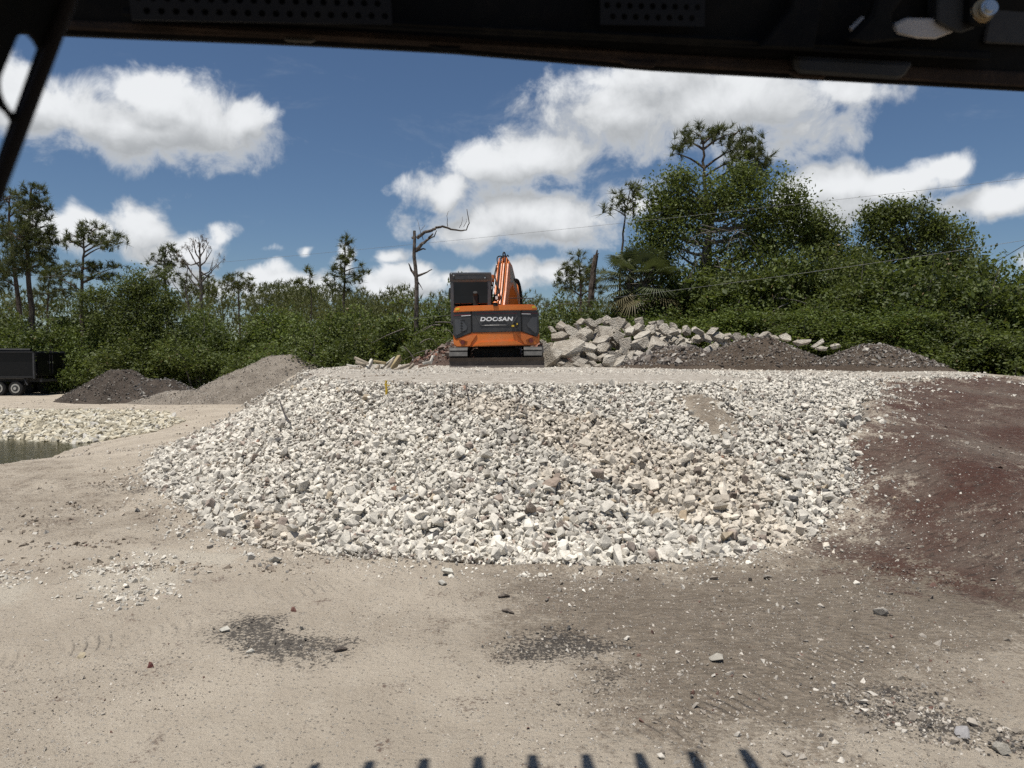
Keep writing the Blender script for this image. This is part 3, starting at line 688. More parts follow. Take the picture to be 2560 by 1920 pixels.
M_DK = paint('dark_grey_plastic', (.030, .031, .034), .42, .5, 0, .35, (.10, .095, .088))
M_DK2 = paint('grey_plastic', (.055, .058, .064), .38, .5, 0, .3, (.13, .125, .115))
M_BLK = paint('black_rubber', (.014, .014, .014), .7, .3, 0, .3, (.06, .055, .05))
M_STEEL = paint('worn_blade_steel', (.060, .048, .040), .6, .4, .2, .6, (.15, .125, .105), 1.5, .3)
M_TRK = paint('dusty_track_rubber', (.085, .082, .078), .85, .2, 0, .6, (.20, .19, .172), 2, .4)
M_WHT = paint('white_lettering', (.80, .80, .80), .5, .4, 0, .05)
M_YLW = paint('yellow_decal', (.62, .42, .03), .5, .4, 0, .2)
M_RED = paint('red_lens', (.13, .012, .01), .25, .6, 0, .15)
M_MAR = paint('maroon_strip', (.10, .012, .02), .35, .5, 0, .1)
M_SIL = paint('bright_metal', (.55, .55, .53), .3, .5, .85, .25)
M_TAN = paint('pale_sky_sheen', (.34, .29, .24), .6, .4, 0, .4, (.45, .40, .33))
def mat_glass():
    mt, n, bs = material('tinted_glass')
    bs.inputs['Base Color'].default_value = (.004, .005, .006, 1); bs.inputs['Roughness'].default_value = .04; bs.inputs['Specular IOR Level'].default_value = .32
    return mt
M_GLASS = mat_glass()

# ------------------------------------------------------------------ trees
def mat_leaf(name, c1, c2, trans=.35):
    mt, n, bs = material(name); t = n.attr('tint'); ri = n.add('ShaderNodeObjectInfo').outputs['Random']
    s = n.add('ShaderNodeSeparateColor'); n.put(s, 0, t)
    f = n.m('ADD', n.m('MULTIPLY', s.outputs[0], .66), n.m('MULTIPLY', ri, .34))
    c = n.mix(f, c1, c2); c = n.mix(s.outputs[1], c, (.17, .12, .06))
    n.put(bs, 'Base Color', c); bs.inputs['Roughness'].default_value = .55; bs.inputs['Specular IOR Level'].default_value = .35
    tr = n.add('ShaderNodeBsdfTranslucent'); n.put(tr, 0, n.mix(.5, c, (.16, .20, .03)))
    mx = n.add('ShaderNodeMixShader'); mx.inputs[0].default_value = trans
    n.l.new(bs.outputs[0], mx.inputs[1]); n.l.new(tr.outputs[0], mx.inputs[2])
    n.l.new(mx.outputs[0], n.n['Material Output'].inputs[0]); return mt
M_LEAF = mat_leaf('broad_leaves', (.040, .057, .013), (.134, .166, .038))
M_LEAFD = mat_leaf('dark_broad_leaves', (.038, .054, .014), (.128, .152, .038))
M_LEAFB = mat_leaf('bright_broad_leaves', (.050, .074, .016), (.158, .200, .042))
M_NEED = mat_leaf('pine_needles', (.040, .052, .017), (.125, .130, .042), .25)
M_PALM = mat_leaf('palm_blades', (.035, .046, .022), (.11, .125, .06), .2)
M_DEADN = mat_leaf('brown_needles', (.075, .045, .03), (.14, .09, .06), .15)
def mat_bark(name, a, b):
    mt, n, bs = material(name); p = n.obj(); q = n.v('MULTIPLY', p, (1, 1, .3))
    n1 = n.noise(q, 14, 5, .7); c = n.mix(n.ss(n1, .35, .65), a, b); n.put(bs, 'Base Color', c)
    bs.inputs['Roughness'].default_value = .95; bs.inputs['Specular IOR Level'].default_value = .1
    n.put(bs, 'Normal', n.bump(n1, .8, .05)); return mt
M_BARK = mat_bark('pine_bark', (.045, .034, .027), (.13, .105, .088))
M_BARKG = mat_bark('grey_bark', (.07, .062, .054), (.19, .175, .155))
M_BARKD = mat_bark('dead_wood', (.05, .042, .036), (.17, .145, .125))

def leaf_quads(c, size, r, up=.35, aspect=.55):
    n = len(c)
    d = r.normal(size=(n, 3)); d /= np.linalg.norm(d, axis=1)[:, None]
    nr = r.normal(size=(n, 3)); nr[:, 2] = np.abs(nr[:, 2])+up; nr -= (nr*d).sum(1)[:, None]*d; nr /= np.linalg.norm(nr, axis=1)[:, None]
    sd = np.cross(nr, d); s = size[:, None]
    v = np.stack([c-d*s*.5, c+sd*s*aspect*.5+nr*s*.06, c+d*s*.5, c-sd*s*aspect*.5+nr*s*.06], 1)
    return v.reshape(-1, 3), np.arange(4*n).reshape(n, 4)
def needle_tris(c, dirs, ln, r, per=22, wid=.016):
    n = len(c); k = n*per
    d = np.repeat(dirs, per, 0)*.75 + r.normal(size=(k, 3))*.55; d[:, 2] += .12; d /= np.linalg.norm(d, axis=1)[:, None]
    b = np.repeat(c, per, 0) - np.repeat(dirs, per, 0)*(r.random((k, 1))*.22)
    sd = np.cross(d, r.normal(size=(k, 3))); sd /= np.linalg.norm(sd, axis=1)[:, None]
    L = np.repeat(ln, per)[:, None]*(.65+.5*r.random((k, 1)))
    v = np.stack([b+sd*wid*.5, b-sd*wid*.5, b+d*L-np.array([0, 0, 1])*L*L*.25], 1)
    return v.reshape(-1, 3), np.arange(3*k).reshape(k, 3), per
def curve_pts(a, b, bend, n=5):
    a, b = Vector(a), Vector(b); return [a.lerp(b, i/(n-1)) + bend*math.sin(PI*i/(n-1)) for i in range(n)]
def foliage_mesh(name, cl, kind, r, leaf, per, spread, dead=0.):
    """cl: clump centres (n,3), spread: clump radius"""
    n = len(cl); ct = np.clip(.42+.36*r.normal(size=n), 0, 1)
    me = bpy.data.meshes.new(name)
    if kind == 'needle':
        dirs = r.normal(size=(n, 3)); dirs[:, 2] = np.abs(dirs[:, 2])*.8+.25; dirs /= np.linalg.norm(dirs, axis=1)[:, None]
        v, f, k = needle_tris(cl, dirs, leaf*(.75+.5*r.random(n)), r, per, wid=.026)
        t = np.repeat(ct, per*3)
    else:
        m = n*per; c = np.repeat(cl, per, 0) + r.normal(size=(m, 3))*np.array([1, 1, .75])*spread*.55
        v, f = leaf_quads(c, leaf*np.exp(.3*r.normal(size=m)), r); t = np.repeat(np.clip(np.repeat(ct, per)+.22*r.normal(size=m), 0, 1), 4)
    fill(me, v, f); dd = (r.random(len(f)) < dead).astype(float); setcol(me, 'tint', np.stack([t, np.repeat(dd, f.shape[1]), t*0], -1)); return me
def lobe_points(c, rad, n, r, shell=.35):
    d = r.normal(size=(n, 3)); d /= np.linalg.norm(d, axis=1)[:, None]
    q = (shell+(1-shell)*r.random((n, 1)))**(1/2.0)*(.86+.28*r.random((n, 1)))
    return np.array(c)+d*q*np.array(rad)
def make_tree(name, label, Y, trunk, lobes, kind='leaf', mat=None, bark=None, r0=.16, seed=1, leaf=.12, per=40, dens=1., spread=.42, group=None, dead=0., twigs=.5, depth=.85, parent_z=None):
    """trunk: photo polyline from the foot up; lobes: photo ellipses (cx, cy, rx, ry) of the crown"""
    r = np.random.default_rng(seed); k = 1/ppm(Y)
    tp = [at(px, py, Y) for px, py in trunk]; foot = tp[0].copy(); gz = hz(foot.x, Y)
    if foot.z > gz: tp.insert(0, Vector((foot.x+.1, Y, gz-.1))); foot = tp[0]
    root = empty(name, foot, label=label, cat='tree', group=group)
    mb = MB(); L = [(p-foot) for p in tp]
    nT = len(L); L2 = []
    for i in range(nT-1):
        for j in range(4): L2.append(L[i].lerp(L[i+1], j/4)+Vector(r.normal(size=3))*.018)
    L2.append(L[-1]); hh = max(p.z for p in L2)
    rad = [max(.025, r0*(1-.8*max(0, p.z)/hh)) for p in L2]; mb.tube(L2, rad, 8)
    CL = []
    if kind == 'leaf':
        sub = []
        for (cx, cy, rx, ry) in lobes:
            sub.append((cx, cy, rx*.62, ry*.62))
            for q in range(5):
                a_ = r.random()*6.28; f_ = r.uniform(.55, 1.25); g_ = r.uniform(.2, .42)*(1.25-.35*f_); sub.append((cx+math.cos(a_)*rx*f_, cy+math.sin(a_)*ry*f_, max(14, rx*g_), max(13, ry*g_*1.1)))
        lobes = sub
    for (cx, cy, rx, ry) in lobes:
        dz = r.uniform(-.4, .4)*rx*k
        c = at(cx, cy, Y)-foot; c.y += dz; ra = (rx*k, rx*k*depth, ry*k)
        area = PI*rx*ry*k*k
        nC = max(5, int(area*dens*(7.5 if kind == 'needle' else 8.5)))
        P_ = lobe_points(c, ra, nC, r); CL.append(P_)
        if kind == 'leaf' and r.random() < .72: continue
        cand = [p for p in L2 if p.z < c.z+.1] or [L2[0]]
        st = min(cand, key=lambda p: (p-c).length+.8*abs(c.z-p.z-.5*(Vector((p.x-c.x, p.y-c.y, 0)).length)))
        mb.tube(curve_pts(st, c, Vector((0, 0, (.07 if kind == 'needle' else -.08)*(c-st).length))), [max(.02, r0*.28), r0*.22, r0*.17, r0*.12, .015], 5)
        for q in P_[:int(nC*twigs)]:
            q = Vector(q); s_ = c.lerp(q, .1)+Vector((0, 0, -.15*ra[2])); mb.tube(curve_pts(s_, q, Vector(r.normal(size=3))*.06, 4), [.026, .02, .014, .008], 4, False)
    mb.build('trunk', bark or M_BARK, root)
    me = foliage_mesh('crown', np.concatenate(CL), kind, r, leaf, per, spread, dead)
    link('crown', me, mat or (M_NEED if kind == 'needle' else M_LEAF), root); return root
PINE = dict(kind='needle', leaf=.34, per=34, dens=3.4, twigs=.16)
G_P = 'pine trees standing above the thicket'
make_tree('pine_tree', 'tall pine at the far left edge, crown cut by the cab post', 41, [(50, 800), (40, 690), (22, 560), (25, 490)], [(20, 500, 55, 30), (-25, 560, 50, 40), (45, 590, 45, 50), (15, 650, 60, 40), (-30, 690, 60, 40), (70, 520, 30, 20)], seed=11, r0=.2, group=G_P, **PINE)
make_tree('pine_tree', 'tall pine with long full crown, second from the left edge', 39, [(80, 800), (72, 700), (68, 600), (78, 470)], [(85, 480, 30, 26), (95, 510, 28, 22), (70, 530, 44, 34), (95, 565, 44, 34), (55, 590, 48, 34), (105, 610, 40, 30), (70, 640, 60, 34), (130, 590, 20, 26), (115, 660, 34, 24), (40, 670, 40, 24)], seed=12, r0=.22, group=G_P, **PINE)
make_tree('pine_tree', 'pine with flat layered crown above the round left bush', 38, [(203, 770), (204, 690), (210, 630), (208, 590)], [(225, 575, 42, 26), (195, 590, 34, 22), (245, 600, 34, 20), (295, 598, 24, 18), (275, 615, 28, 12), (175, 605, 16, 14), (195, 665, 50, 14), (250, 660, 34, 13), (150, 675, 30, 16), (225, 690, 60, 13), (290, 668, 26, 8), (262, 690, 34, 9), (125, 690, 24, 20)], seed=13, r0=.18, group=G_P, **PINE)
make_tree('pine_tree', 'slim pine left of the leafless brown pine', 42, [(417, 780), (413, 700), (412, 640), (416, 615)], [(418, 625, 26, 22), (400, 655, 26, 22), (438, 660, 24, 22), (390, 690, 22, 20), (430, 690, 26, 18), (400, 715, 20, 14)], seed=14, r0=.13, group=G_P, **PINE)
make_tree('pine_tree', 'small round topped pine left of centre above the thicket', 52, [(597, 780), (596, 740), (596, 715)], [(595, 702, 40, 22), (570, 712, 26, 18), (622, 714, 24, 16)], seed=15, r0=.14, group=G_P, **PINE)
make_tree('pine_tree', 'narrow pointed pine left of the dead snag', 35, [(858, 790), (862, 700), (862, 610)], [(864, 610, 18, 24), (868, 640, 24, 22), (855, 655, 18, 22), (862, 690, 20, 22), (838, 668, 12, 14), (908, 668, 16, 16), (892, 690, 18, 18), (825, 700, 20, 18), (850, 715, 30, 16)], seed=16, r0=.12, group=G_P, **PINE)
make_tree('pine_tree', 'tiny pine top poking out left of the narrow pointed pine', 37, [(779, 790), (777, 720), (775, 680)], [(776, 677, 14, 15), (748, 705, 8, 10)], seed=17, r0=.06, group=G_P, **PINE)
make_tree('pine_tree', 'round crowned pine just right of the excavator boom', 40, [(1452, 800), (1452, 720), (1450, 690)], [(1450, 660, 40, 32), (1418, 685, 32, 22), (1485, 690, 34, 24), (1450, 700, 40, 22), (1402, 715, 22, 16), (1495, 720, 26, 16)], seed=18, r0=.2, group=G_P, **PINE)
make_tree('pine_tree', 'thin forked pine with bare stems left of the great leafy tree', 29, [(1546, 800), (1550, 690), (1556, 625), (1562, 540), (1570, 500)], [(1575, 475, 30, 20), (1545, 490, 24, 22), (1590, 500, 18, 18), (1520, 520, 18, 12), (1555, 515, 20, 12), (1575, 525, 18, 12)], seed=19, r0=.11, group=G_P, **PINE)
make_tree('pine_tree', 'tallest pine rising out of the great leafy tree at right', 28.6, [(1780, 800), (1768, 520), (1760, 420), (1758, 360)], [(1755, 330, 52, 24), (1710, 350, 34, 24), (1800, 330, 30, 22), (1690, 385, 18, 14), (1830, 335, 44, 24), (1870, 360, 50, 34), (1900, 395, 36, 36), (1850, 400, 50, 34), (1880, 440, 50, 30)], seed=20, r0=.2, group=G_P, **PINE)
make_tree('pine_tree', 'small hazy pine between the two left pines', 46, [(118, 800), (122, 720), (125, 680)], [(125, 690, 36, 26), (150, 720, 40, 24), (100, 730, 34, 22)], seed=22, r0=.12, group=G_P, **PINE)
make_tree('pine_tree', 'scrubby pine under the leafless brown pine', 44, [(500, 790), (506, 740), (508, 715)], [(508, 715, 24, 16), (525, 728, 20, 14), (480, 730, 26, 16), (460, 700, 16, 20)], seed=23, r0=.1, group=G_P, **PINE)

def make_snag(name, label, Y, limbs, mat, cat='tree', tufts=None, seed=1):
    foot = at(limbs[0][0][0][0], limbs[0][0][0][1], Y); foot.z = min(foot.z, hz(foot.x, Y)); root = empty(name, foot, label=label, cat=cat)
    r = random.Random(seed)
    for i, (pts_, ra, rb) in enumerate(limbs):
        q = []; p3 = [at(a, b, Y)-foot for a, b in pts_]
        if i == 0: p3.insert(0, Vector((0, 0, -.1)))
        else:
            for j in range(1, len(p3)): p3[j].y += j*r.uniform(-.12, .12)
        for a, b in zip(p3[:-1], p3[1:]):
            for t in range(3): q.append(a.lerp(b, t/3)+Vector((r.gauss(0, 1), r.gauss(0, 1), r.gauss(0, 1)))*.012)
        q.append(p3[-1]); m = len(q)
        MB().tube(q, [ra+(rb-ra)*t/(m-1) for t in range(m)], 7).build('trunk' if i == 0 else 'branch', mat, root)
    if tufts:
        rg = np.random.default_rng(seed); c = np.array([tuple(at(a, b, Y)-foot) for a, b in tufts]); c = np.repeat(c, 3, 0)+rg.normal(size=(len(c)*3, 3))*.12
        v, f, k = needle_tris(c, np.tile(np.array([[0, 0, -1.]]), (len(c), 1)), np.full(len(c), .25), rg, 14, .02); me = bpy.data.meshes.new('dry_needles'); fill(me, v, f)
        setcol(me, 'tint', np.stack([np.repeat(rg.random(len(f)), 3), np.zeros(len(f)*3), np.zeros(len(f)*3)], -1)); link('dry_needles', me, M_DEADN, root)
    return root
make_snag('dead_tree', 'dead snag with broken top and one long curling branch left of the excavator', 30, [
    ([(1040, 800), (1043, 710), (1036, 640), (1036, 577)], .115, .062), ([(1036, 597), (1030, 592)], .07, .05),
    ([(1042, 594), (1060, 582), (1079, 575), (1090, 566), (1105, 564), (1125, 567), (1148, 571), (1163, 566), (1172, 553), (1170, 532)], .075, .012),
    ([(1042, 625), (1055, 610), (1070, 597), (1083, 586)], .085, .03), ([(1065, 602), (1085, 590), (1093, 578)], .04, .012), ([(1040, 628), (1055, 622), (1064, 623)], .05, .02),
    ([(1043, 690), (1060, 682), (1079, 672)], .06, .018), ([(1038, 688), (1028, 675), (1023, 660)], .08, .02), ([(1119, 566), (1118, 540), (1120, 525)], .016, .006),
    ([(1148, 571), (1155, 555), (1156, 540)], .014, .005), ([(1160, 567), (1168, 552), (1164, 545)], .012, .004), ([(1058, 600), (1050, 570), (1040, 545)], .016, .004), ([(1052, 575), (1062, 566), (1062, 562)], .01, .004), ([(1043, 700), (1052, 715), (1057, 725)], .03, .006)], M_BARKD, seed=3)
dead_l = [([(503, 800), (503, 720), (500, 660), (497, 605)], .15, .03)]
for i, (ax, ay, bx, by) in enumerate([(503, 710, 450, 640), (502, 690, 545, 660), (501, 670, 465, 615), (501, 665, 530, 625), (500, 650, 480, 600), (499, 645, 520, 603), (503, 705, 552, 650), (503, 720, 470, 690), (498, 630, 505, 598), (500, 655, 455, 655), (502, 680, 540, 690)]):
    dead_l.append(([(ax, ay), ((ax*.5+bx*.5), (ay*.45+by*.55)+8), (bx, by)], .05, .012))
    dead_l.append(([((ax*.5+bx*.5), (ay*.45+by*.55)+8), (bx*.8+ax*.2-8, by-6)], .025, .008))
make_snag('dead_tree', 'leafless brown pine with drooping dry needle bunches at left', 41, dead_l, M_BARKD, tufts=[(450, 640), (465, 615), (480, 600), (520, 603), (530, 625), (545, 660), (552, 650), (505, 598), (490, 610), (512, 612), (455, 655), (470, 622)], seed=5)
make_snag('broken_trunk', 'dark leaning trunk snapped off at the top right of the boom', 30, [([(1472, 810), (1478, 740), (1484, 680), (1490, 638)], .17, .105), ([(1490, 640), (1493, 625)], .06, .025), ([(1486, 640), (1497, 634)], .05, .02)], M_BARK, seed=6)
for lab, Y, pts_ in [('bare forked stems standing below the brown pine', 40, [([(480, 800), (463, 720), (470, 660)], .06, .02), ([(465, 730), (480, 700), (478, 670)], .03, .01), ([(470, 760), (440, 720), (430, 700)], .03, .01)])]:
    make_snag('dead_tree', lab, Y, pts_, M_BARKD, seed=7)

# the great leafy tree and its neighbours on the right
G_B = 'broadleaf trees on the right'
make_tree('broadleaf_tree', 'great dark leafy tree dominating the right side', 27.5, [(1745, 880), (1750, 760), (1760, 640), (1790, 520)],
    [(1835, 500, 80, 46), (1735, 490, 46, 44), (1915, 500, 56, 50), (1945, 540, 50, 50), (1850, 440, 26, 30), (1690, 460, 16, 24), (1790, 500, 110, 60), (1668, 490, 30, 46), (1668, 540, 44, 50), (1645, 590, 40, 36), (1632, 625, 34, 32), (1690, 560, 60, 60), (1850, 540, 90, 60), (1770, 600, 90, 60), (1640, 660, 60, 50), (1870, 610, 70, 50), (1720, 690, 90, 60), (1930, 600, 50, 40), (1960, 480, 40, 50), (1985, 540, 34, 40), (1900, 660, 70, 60), (1800, 720, 90, 60), (1650, 720, 70, 50), (1960, 650, 50, 40)],
    mat=M_LEAF, bark=M_BARKG, seed=31, r0=.3, leaf=.105, per=52, dens=1.35, spread=.5, group=G_B, twigs=.3)
make_tree('broadleaf_tree', 'leafy tree with ragged thin top right of the great tree', 28, [(2030, 880), (2040, 760), (2050, 640)],
    [(2040, 560, 28, 28), (2060, 590, 50, 34), (2030, 640, 60, 44), (2090, 610, 34, 26), (2060, 690, 70, 50), (1990, 700, 60, 50), (2040, 770, 80, 50), (1960, 780, 60, 40), (2120, 640, 40, 40), (2010, 600, 40, 34), (2060, 840, 100, 50), (1930, 840, 90, 50), (2130, 740, 60, 50)], mat=M_LEAFD, bark=M_BARKG, seed=32, r0=.2, leaf=.105, per=52, dens=1.75, spread=.5, group=G_B, twigs=.5)
make_tree('broadleaf_tree', 'broad leafy tree with spiky twigs on top, third from the right', 26.5, [(2270, 900), (2280, 780), (2290, 640)],
    [(2250, 560, 40, 34), (2310, 550, 44, 30), (2200, 600, 60, 44), (2280, 610, 80, 50), (2180, 660, 70, 50), (2260, 690, 90, 60), (2200, 760, 90, 60), (2330, 640, 40, 40), (2140, 720, 60, 50), (2190, 540, 14, 20), (2300, 780, 90, 60), (2230, 820, 110, 60), (2120, 800, 80, 60), (2340, 560, 20, 26), (2245, 535, 14, 18)], mat=M_LEAFD, bark=M_BARKG, seed=33, r0=.24, leaf=.105, per=52, dens=1.4, spread=.45, group=G_B, twigs=.4)
make_tree('broadleaf_tree', 'upright leafy tree second from the right edge', 27, [(2390, 900), (2385, 780), (2380, 650)],
    [(2385, 590, 34, 36), (2400, 640, 40, 44), (2360, 660, 44, 50), (2400, 710, 50, 60), (2350, 740, 60, 60), (2430, 780, 60, 50), (2400, 840, 90, 60), (2330, 830, 80, 60)], mat=M_LEAFD, bark=M_BARKG, seed=34, r0=.18, leaf=.105, per=52, dens=1.75, spread=.42, group=G_B)
make_tree('broadleaf_tree', 'drooping leafy tree against the sky at the right edge', 25, [(2520, 930), (2500, 800), (2490, 720)],
    [(2490, 690, 60, 36), (2540, 720, 70, 44), (2470, 750, 60, 50), (2560, 790, 60, 50), (2500, 820, 80, 50), (2610, 720, 50, 40)], mat=M_LEAFD, bark=M_BARKG, seed=35, r0=.16, leaf=.105, per=52, dens=1.75, spread=.42, group=G_B)
make_tree('broadleaf_tree', 'rounded grey green bush tree beneath the layered pine at left', 36.5, [(350, 900), (350, 800), (350, 740)],
    [(350, 710, 70, 40), (300, 740, 70, 44), (400, 745, 60, 44), (350, 780, 110, 50), (270, 800, 70, 44), (430, 800, 70, 44), (240, 745, 40, 30), (350, 840, 120, 50), (280, 850, 80, 44), (420, 850, 80, 44)], mat=M_LEAFD, bark=M_BARKG, seed=36, r0=.2, leaf=.105, per=52, dens=1.75, spread=.45)

# sabal palm
def make_palm(px, py, Y, label, seed, rad=1.15, nf=20):
    r = np.random.default_rng(seed); c = at(px, py, Y); g = hz(c.x, Y); root = empty('palm', (c.x, Y, g), label=label, cat='palm')
    C = Vector((0, 0, c.z-g)); MB().tube([Vector((.1, 0, -.1)), C*.5, C], [.16, .15, .17], 9).build('trunk', M_BARKG, root)
    st = MB()
    for i in range(nf):
        a = i*2.4+r.random(); e = r.uniform(-.65, 1.1); d = Vector((math.cos(a)*math.cos(e), math.sin(a)*math.cos(e), math.sin(e)))
        tip = C+d*rad*.62; st.tube(curve_pts(C, tip, Vector((0, 0, .07)), 4), [.025, .02, .016, .012], 4)
        up = Vector((0, 0, 1)); s1 = d.cross(up).normalized(); nrm = s1.cross(d)
        V, F = [], []
        for k in range(30):
            w = (k/29-.5)*3.9; q = (d*math.cos(w)+s1*math.sin(w)).normalized(); L = rad*.62*(1-.18*abs(w)/2)*r.uniform(.85, 1.1)
            b = tip; sd = q.cross(nrm).normalized()*.022; droop = Vector((0, 0, -.22*L))
            m_ = b+q*L*.55+nrm*.03; e_ = b+q*L+droop
            o = len(V); V += [b-sd*.4, b+sd*.4, m_+sd, m_-sd, e_]; F += [(o, o+1, o+2, o+3), (o+3, o+2, o+4)]
        me = bpy.data.meshes.new('frond'); me.from_pydata([tuple(v) for v in V], [], F); t = r.random(); setcol(me, 'tint', np.tile([[t, .0 if e > -.4 else .5, 0]], (len(V), 1)))
        link('frond', me, M_PALM, root)
    st.build('stem', M_BARKG, root)
make_palm(1612, 712, 27.0, 'fan palm tucked beneath the great leafy tree', 41, 1.6, 24)
make_palm(1575, 690, 27.6, 'smaller fan palm at the foot of the thin forked pine', 42, 1.2, 16)

# shrubs of the thicket: four kinds of bush, each set out many times
def bush_proto(seed, mat, leaf=.10, n=300, per=46, spread=.34):
    r = np.random.default_rng(seed); CL = []; mb = MB(); lob = []
    for i in range(11):
        a = r.random()*6.28; q = r.random()**.5*1.25; h = r.uniform(.7, 3.0)*(1-.22*q); lob.append((math.cos(a)*q, math.sin(a)*q, h))
    for c in lob:
        ra = r.uniform(.55, .95); P_ = lobe_points(c, (ra, ra, ra*.8), n//11, r, .5); CL.append(P_)
        mb.tube(curve_pts((c[0]*.15, c[1]*.15, -.3), c, Vector(r.normal(size=3))*.12, 5), [.045, .04, .033, .025, .012], 5)
        for q in P_[:5]: mb.tube(curve_pts(c, Vector(q)*1.03, Vector(r.normal(size=3))*.05, 3), [.015, .011, .006], 4, False)
    sp = [(lob[i % 11][0]*1.1+r.normal()*.2, lob[i % 11][1]*1.1+r.normal()*.2, lob[i % 11][2]+r.uniform(.6, 1.15)) for i in range(9)]
    for s_, c in zip(sp, lob): mb.tube(curve_pts(c, s_, Vector((0, 0, 0)), 3), [.014, .01, .005], 4, False)
    cl = np.concatenate(CL+[np.array(sp)]); cl[:, 2] = np.maximum(cl[:, 2], .1)
    me = foliage_mesh('foliage', cl, 'leaf', r, leaf, per, spread, .012); me.materials.append(mat)
    sm = bpy.data.meshes.new('stems'); sm.from_pydata([tuple(v) for v in mb.v], [], mb.f); sm.materials.append(M_BARKG); return me, sm
PROTO = [bush_proto(51, M_LEAF), bush_proto(52, M_LEAFB), bush_proto(53, M_LEAFD), bush_proto(54, M_LEAF, .13, 210), bush_proto(55, M_LEAFB, .10, 250)]
ORD = ['first', 'second', 'third', 'fourth', 'fifth', 'sixth', 'seventh', 'eighth', 'ninth', 'tenth', 'eleventh', 'twelfth', 'thirteenth', 'fourteenth', 'fifteenth', 'sixteenth', 'seventeenth', 'eighteenth', 'nineteenth', 'twentieth', 'twenty-first', 'twenty-second']
def shrub(x, y, s, hs, k, label, group, rz):
    root = empty('shrub', (x, y, hz(x, y)-.05), rz, label=label, cat='shrub', group=group); root.scale = (s, s, hs)
    f, st = PROTO[k % len(PROTO)]
    for nm, me in (('foliage', f), ('stems', st)):
        o = bpy.data.objects.new(nm, me); COL.objects.link(o); o.parent = root
rs = random.Random(9)
def shrub_row(pxs, Y0, top, group, text, jit=1.2, smin=1.0, smax=1.3, kinds=(0, 1, 2, 3, 4)):
    for i, px in enumerate(pxs):
        Y = Y0(px)+rs.uniform(-jit, jit)*.5; x = at(px, 900, Y).x; zt = at(px, top(px)+rs.uniform(-34, 34), Y).z - hz(x, Y)
        shrub(x, Y, rs.uniform(smin, smax), max(.62, zt/3.55), rs.choice(kinds), text % ORD[i], group, rs.random()*6.28)
lt = lambda px: np.interp(px, [-100, 200, 560, 700, 860, 1000, 1130, 1300], [850, 815, 800, 800, 760, 790, 790, 800])
lb_ = lambda px: np.interp(px, [-100, 200, 450, 560, 700, 860, 920, 1000, 1130, 1300], [790, 760, 770, 760, 740, 705, 720, 765, 740, 770])
dl = lambda px: np.interp(px, [-100, 500, 800, 1130, 1300], [37.0, 36.0, 32.5, 29.5, 29.5])
shrub_row(list(range(-40, 1180, 76)), dl, lt, 'front row of thicket shrubs at left', 'green shrub in the front left thicket, %s from the left edge')
shrub_row(list(range(-70, 1300, 82)), lambda p: dl(p)+2.6, lb_, 'back row of thicket shrubs at left', 'taller green shrub behind the front left thicket, %s from the left edge', 1.5, 1.15, 1.45)
rt = lambda px: np.interp(px, [1330, 1500, 1650, 1800, 2000, 2200, 2400, 2560], [790, 780, 770, 800, 810, 800, 810, 840])
dr = lambda px: np.interp(px, [1330, 1700, 2100, 2600], [27.5, 25.8, 23.2, 19.5])
shrub_row(list(range(1330, 2720, 88)), dr, rt, 'front row of thicket shrubs at right', 'green shrub in the front right thicket, %s from the excavator', 1.0, .9, 1.15, (0, 2, 3, 1))
rb = lambda px: np.interp(px, [1330, 1500, 1650, 1800, 2000, 2200, 2400, 2560, 2700], [745, 735, 660, 630, 600, 610, 630, 690, 740])
shrub_row(list(range(1300, 2760, 70)), lambda p: dr(p)+2.4, rb, 'back row of thicket shrubs at right', 'taller green shrub behind the front right thicket, %s from the excavator', 1.2, 1.1, 1.4, (0, 2, 2, 3))

# bare pale twigs in the brush below the great tree
def brush(px0, px1, py0, py1, Y, n, label, seed):
    r = random.Random(seed); c = at((px0+px1)/2, py1, Y); root = empty('dead_brush', c, label=label, cat='branches')
    for i in range(n):
        a = at(r.uniform(px0, px1), r.uniform(py0, py1), Y+r.uniform(-.4, .6))-c; an = r.uniform(.2, 2.9); L = r.uniform(.5, 1.6)
        b = a+Vector((math.cos(an)*L, r.uniform(-.3, .3), -abs(math.sin(an))*L*.9))
        MB().tube(curve_pts(a, b, Vector((r.gauss(0, .1), 0, r.gauss(.1, .1))), 6), [.022, .02, .016, .012, .008, .004], 4).build('twig', M_BARKG, root)
brush(1800, 1990, 740, 860, 25.0, 46, 'tangle of pale leafless branches right of the concrete heap', 3)
brush(1720, 1860, 560, 760, 26.2, 26, 'bare hanging vines inside the great leafy tree', 4)
brush(1010, 1120, 800, 900, 26.5, 16, 'thin bare branches arching over the timber scraps', 5)

# distant wood: one mass of pines far behind
r = np.random.default_rng(88); CL = []
for i in range(120):
    px = r.uniform(-150, 2700); Y = r.uniform(55, 85); tp_ = np.interp(px, [-150, 400, 700, 900, 1000, 1300, 2700], [720, 720, 700, 745, 735, 735, 720])+r.uniform(-14, 30)
    c = at(px, tp_, Y); hgt = c.z
    for j in range(4):
        q = c+Vector((r.normal()*1.2, r.normal()*1.2, -.6-j*1.1)); CL.append(lobe_points(q, (1.7, 1.7, .95), 46, r))
v, f, k = needle_tris(np.concatenate(CL), np.tile([[0, 0, 1.]], (sum(len(c) for c in CL), 1)), np.full(sum(len(c) for c in CL), .55), r, 9, .07)
me = bpy.data.meshes.new('distant_wood'); fill(me, v, f); setcol(me, 'tint', np.stack([np.repeat(r.random(len(f)//9), 27), np.zeros(len(v)), np.zeros(len(v))], -1))
link('distant_wood', me, M_NEED, label='far belt of pine wood behind the thicket', cat='wood', kind='stuff')

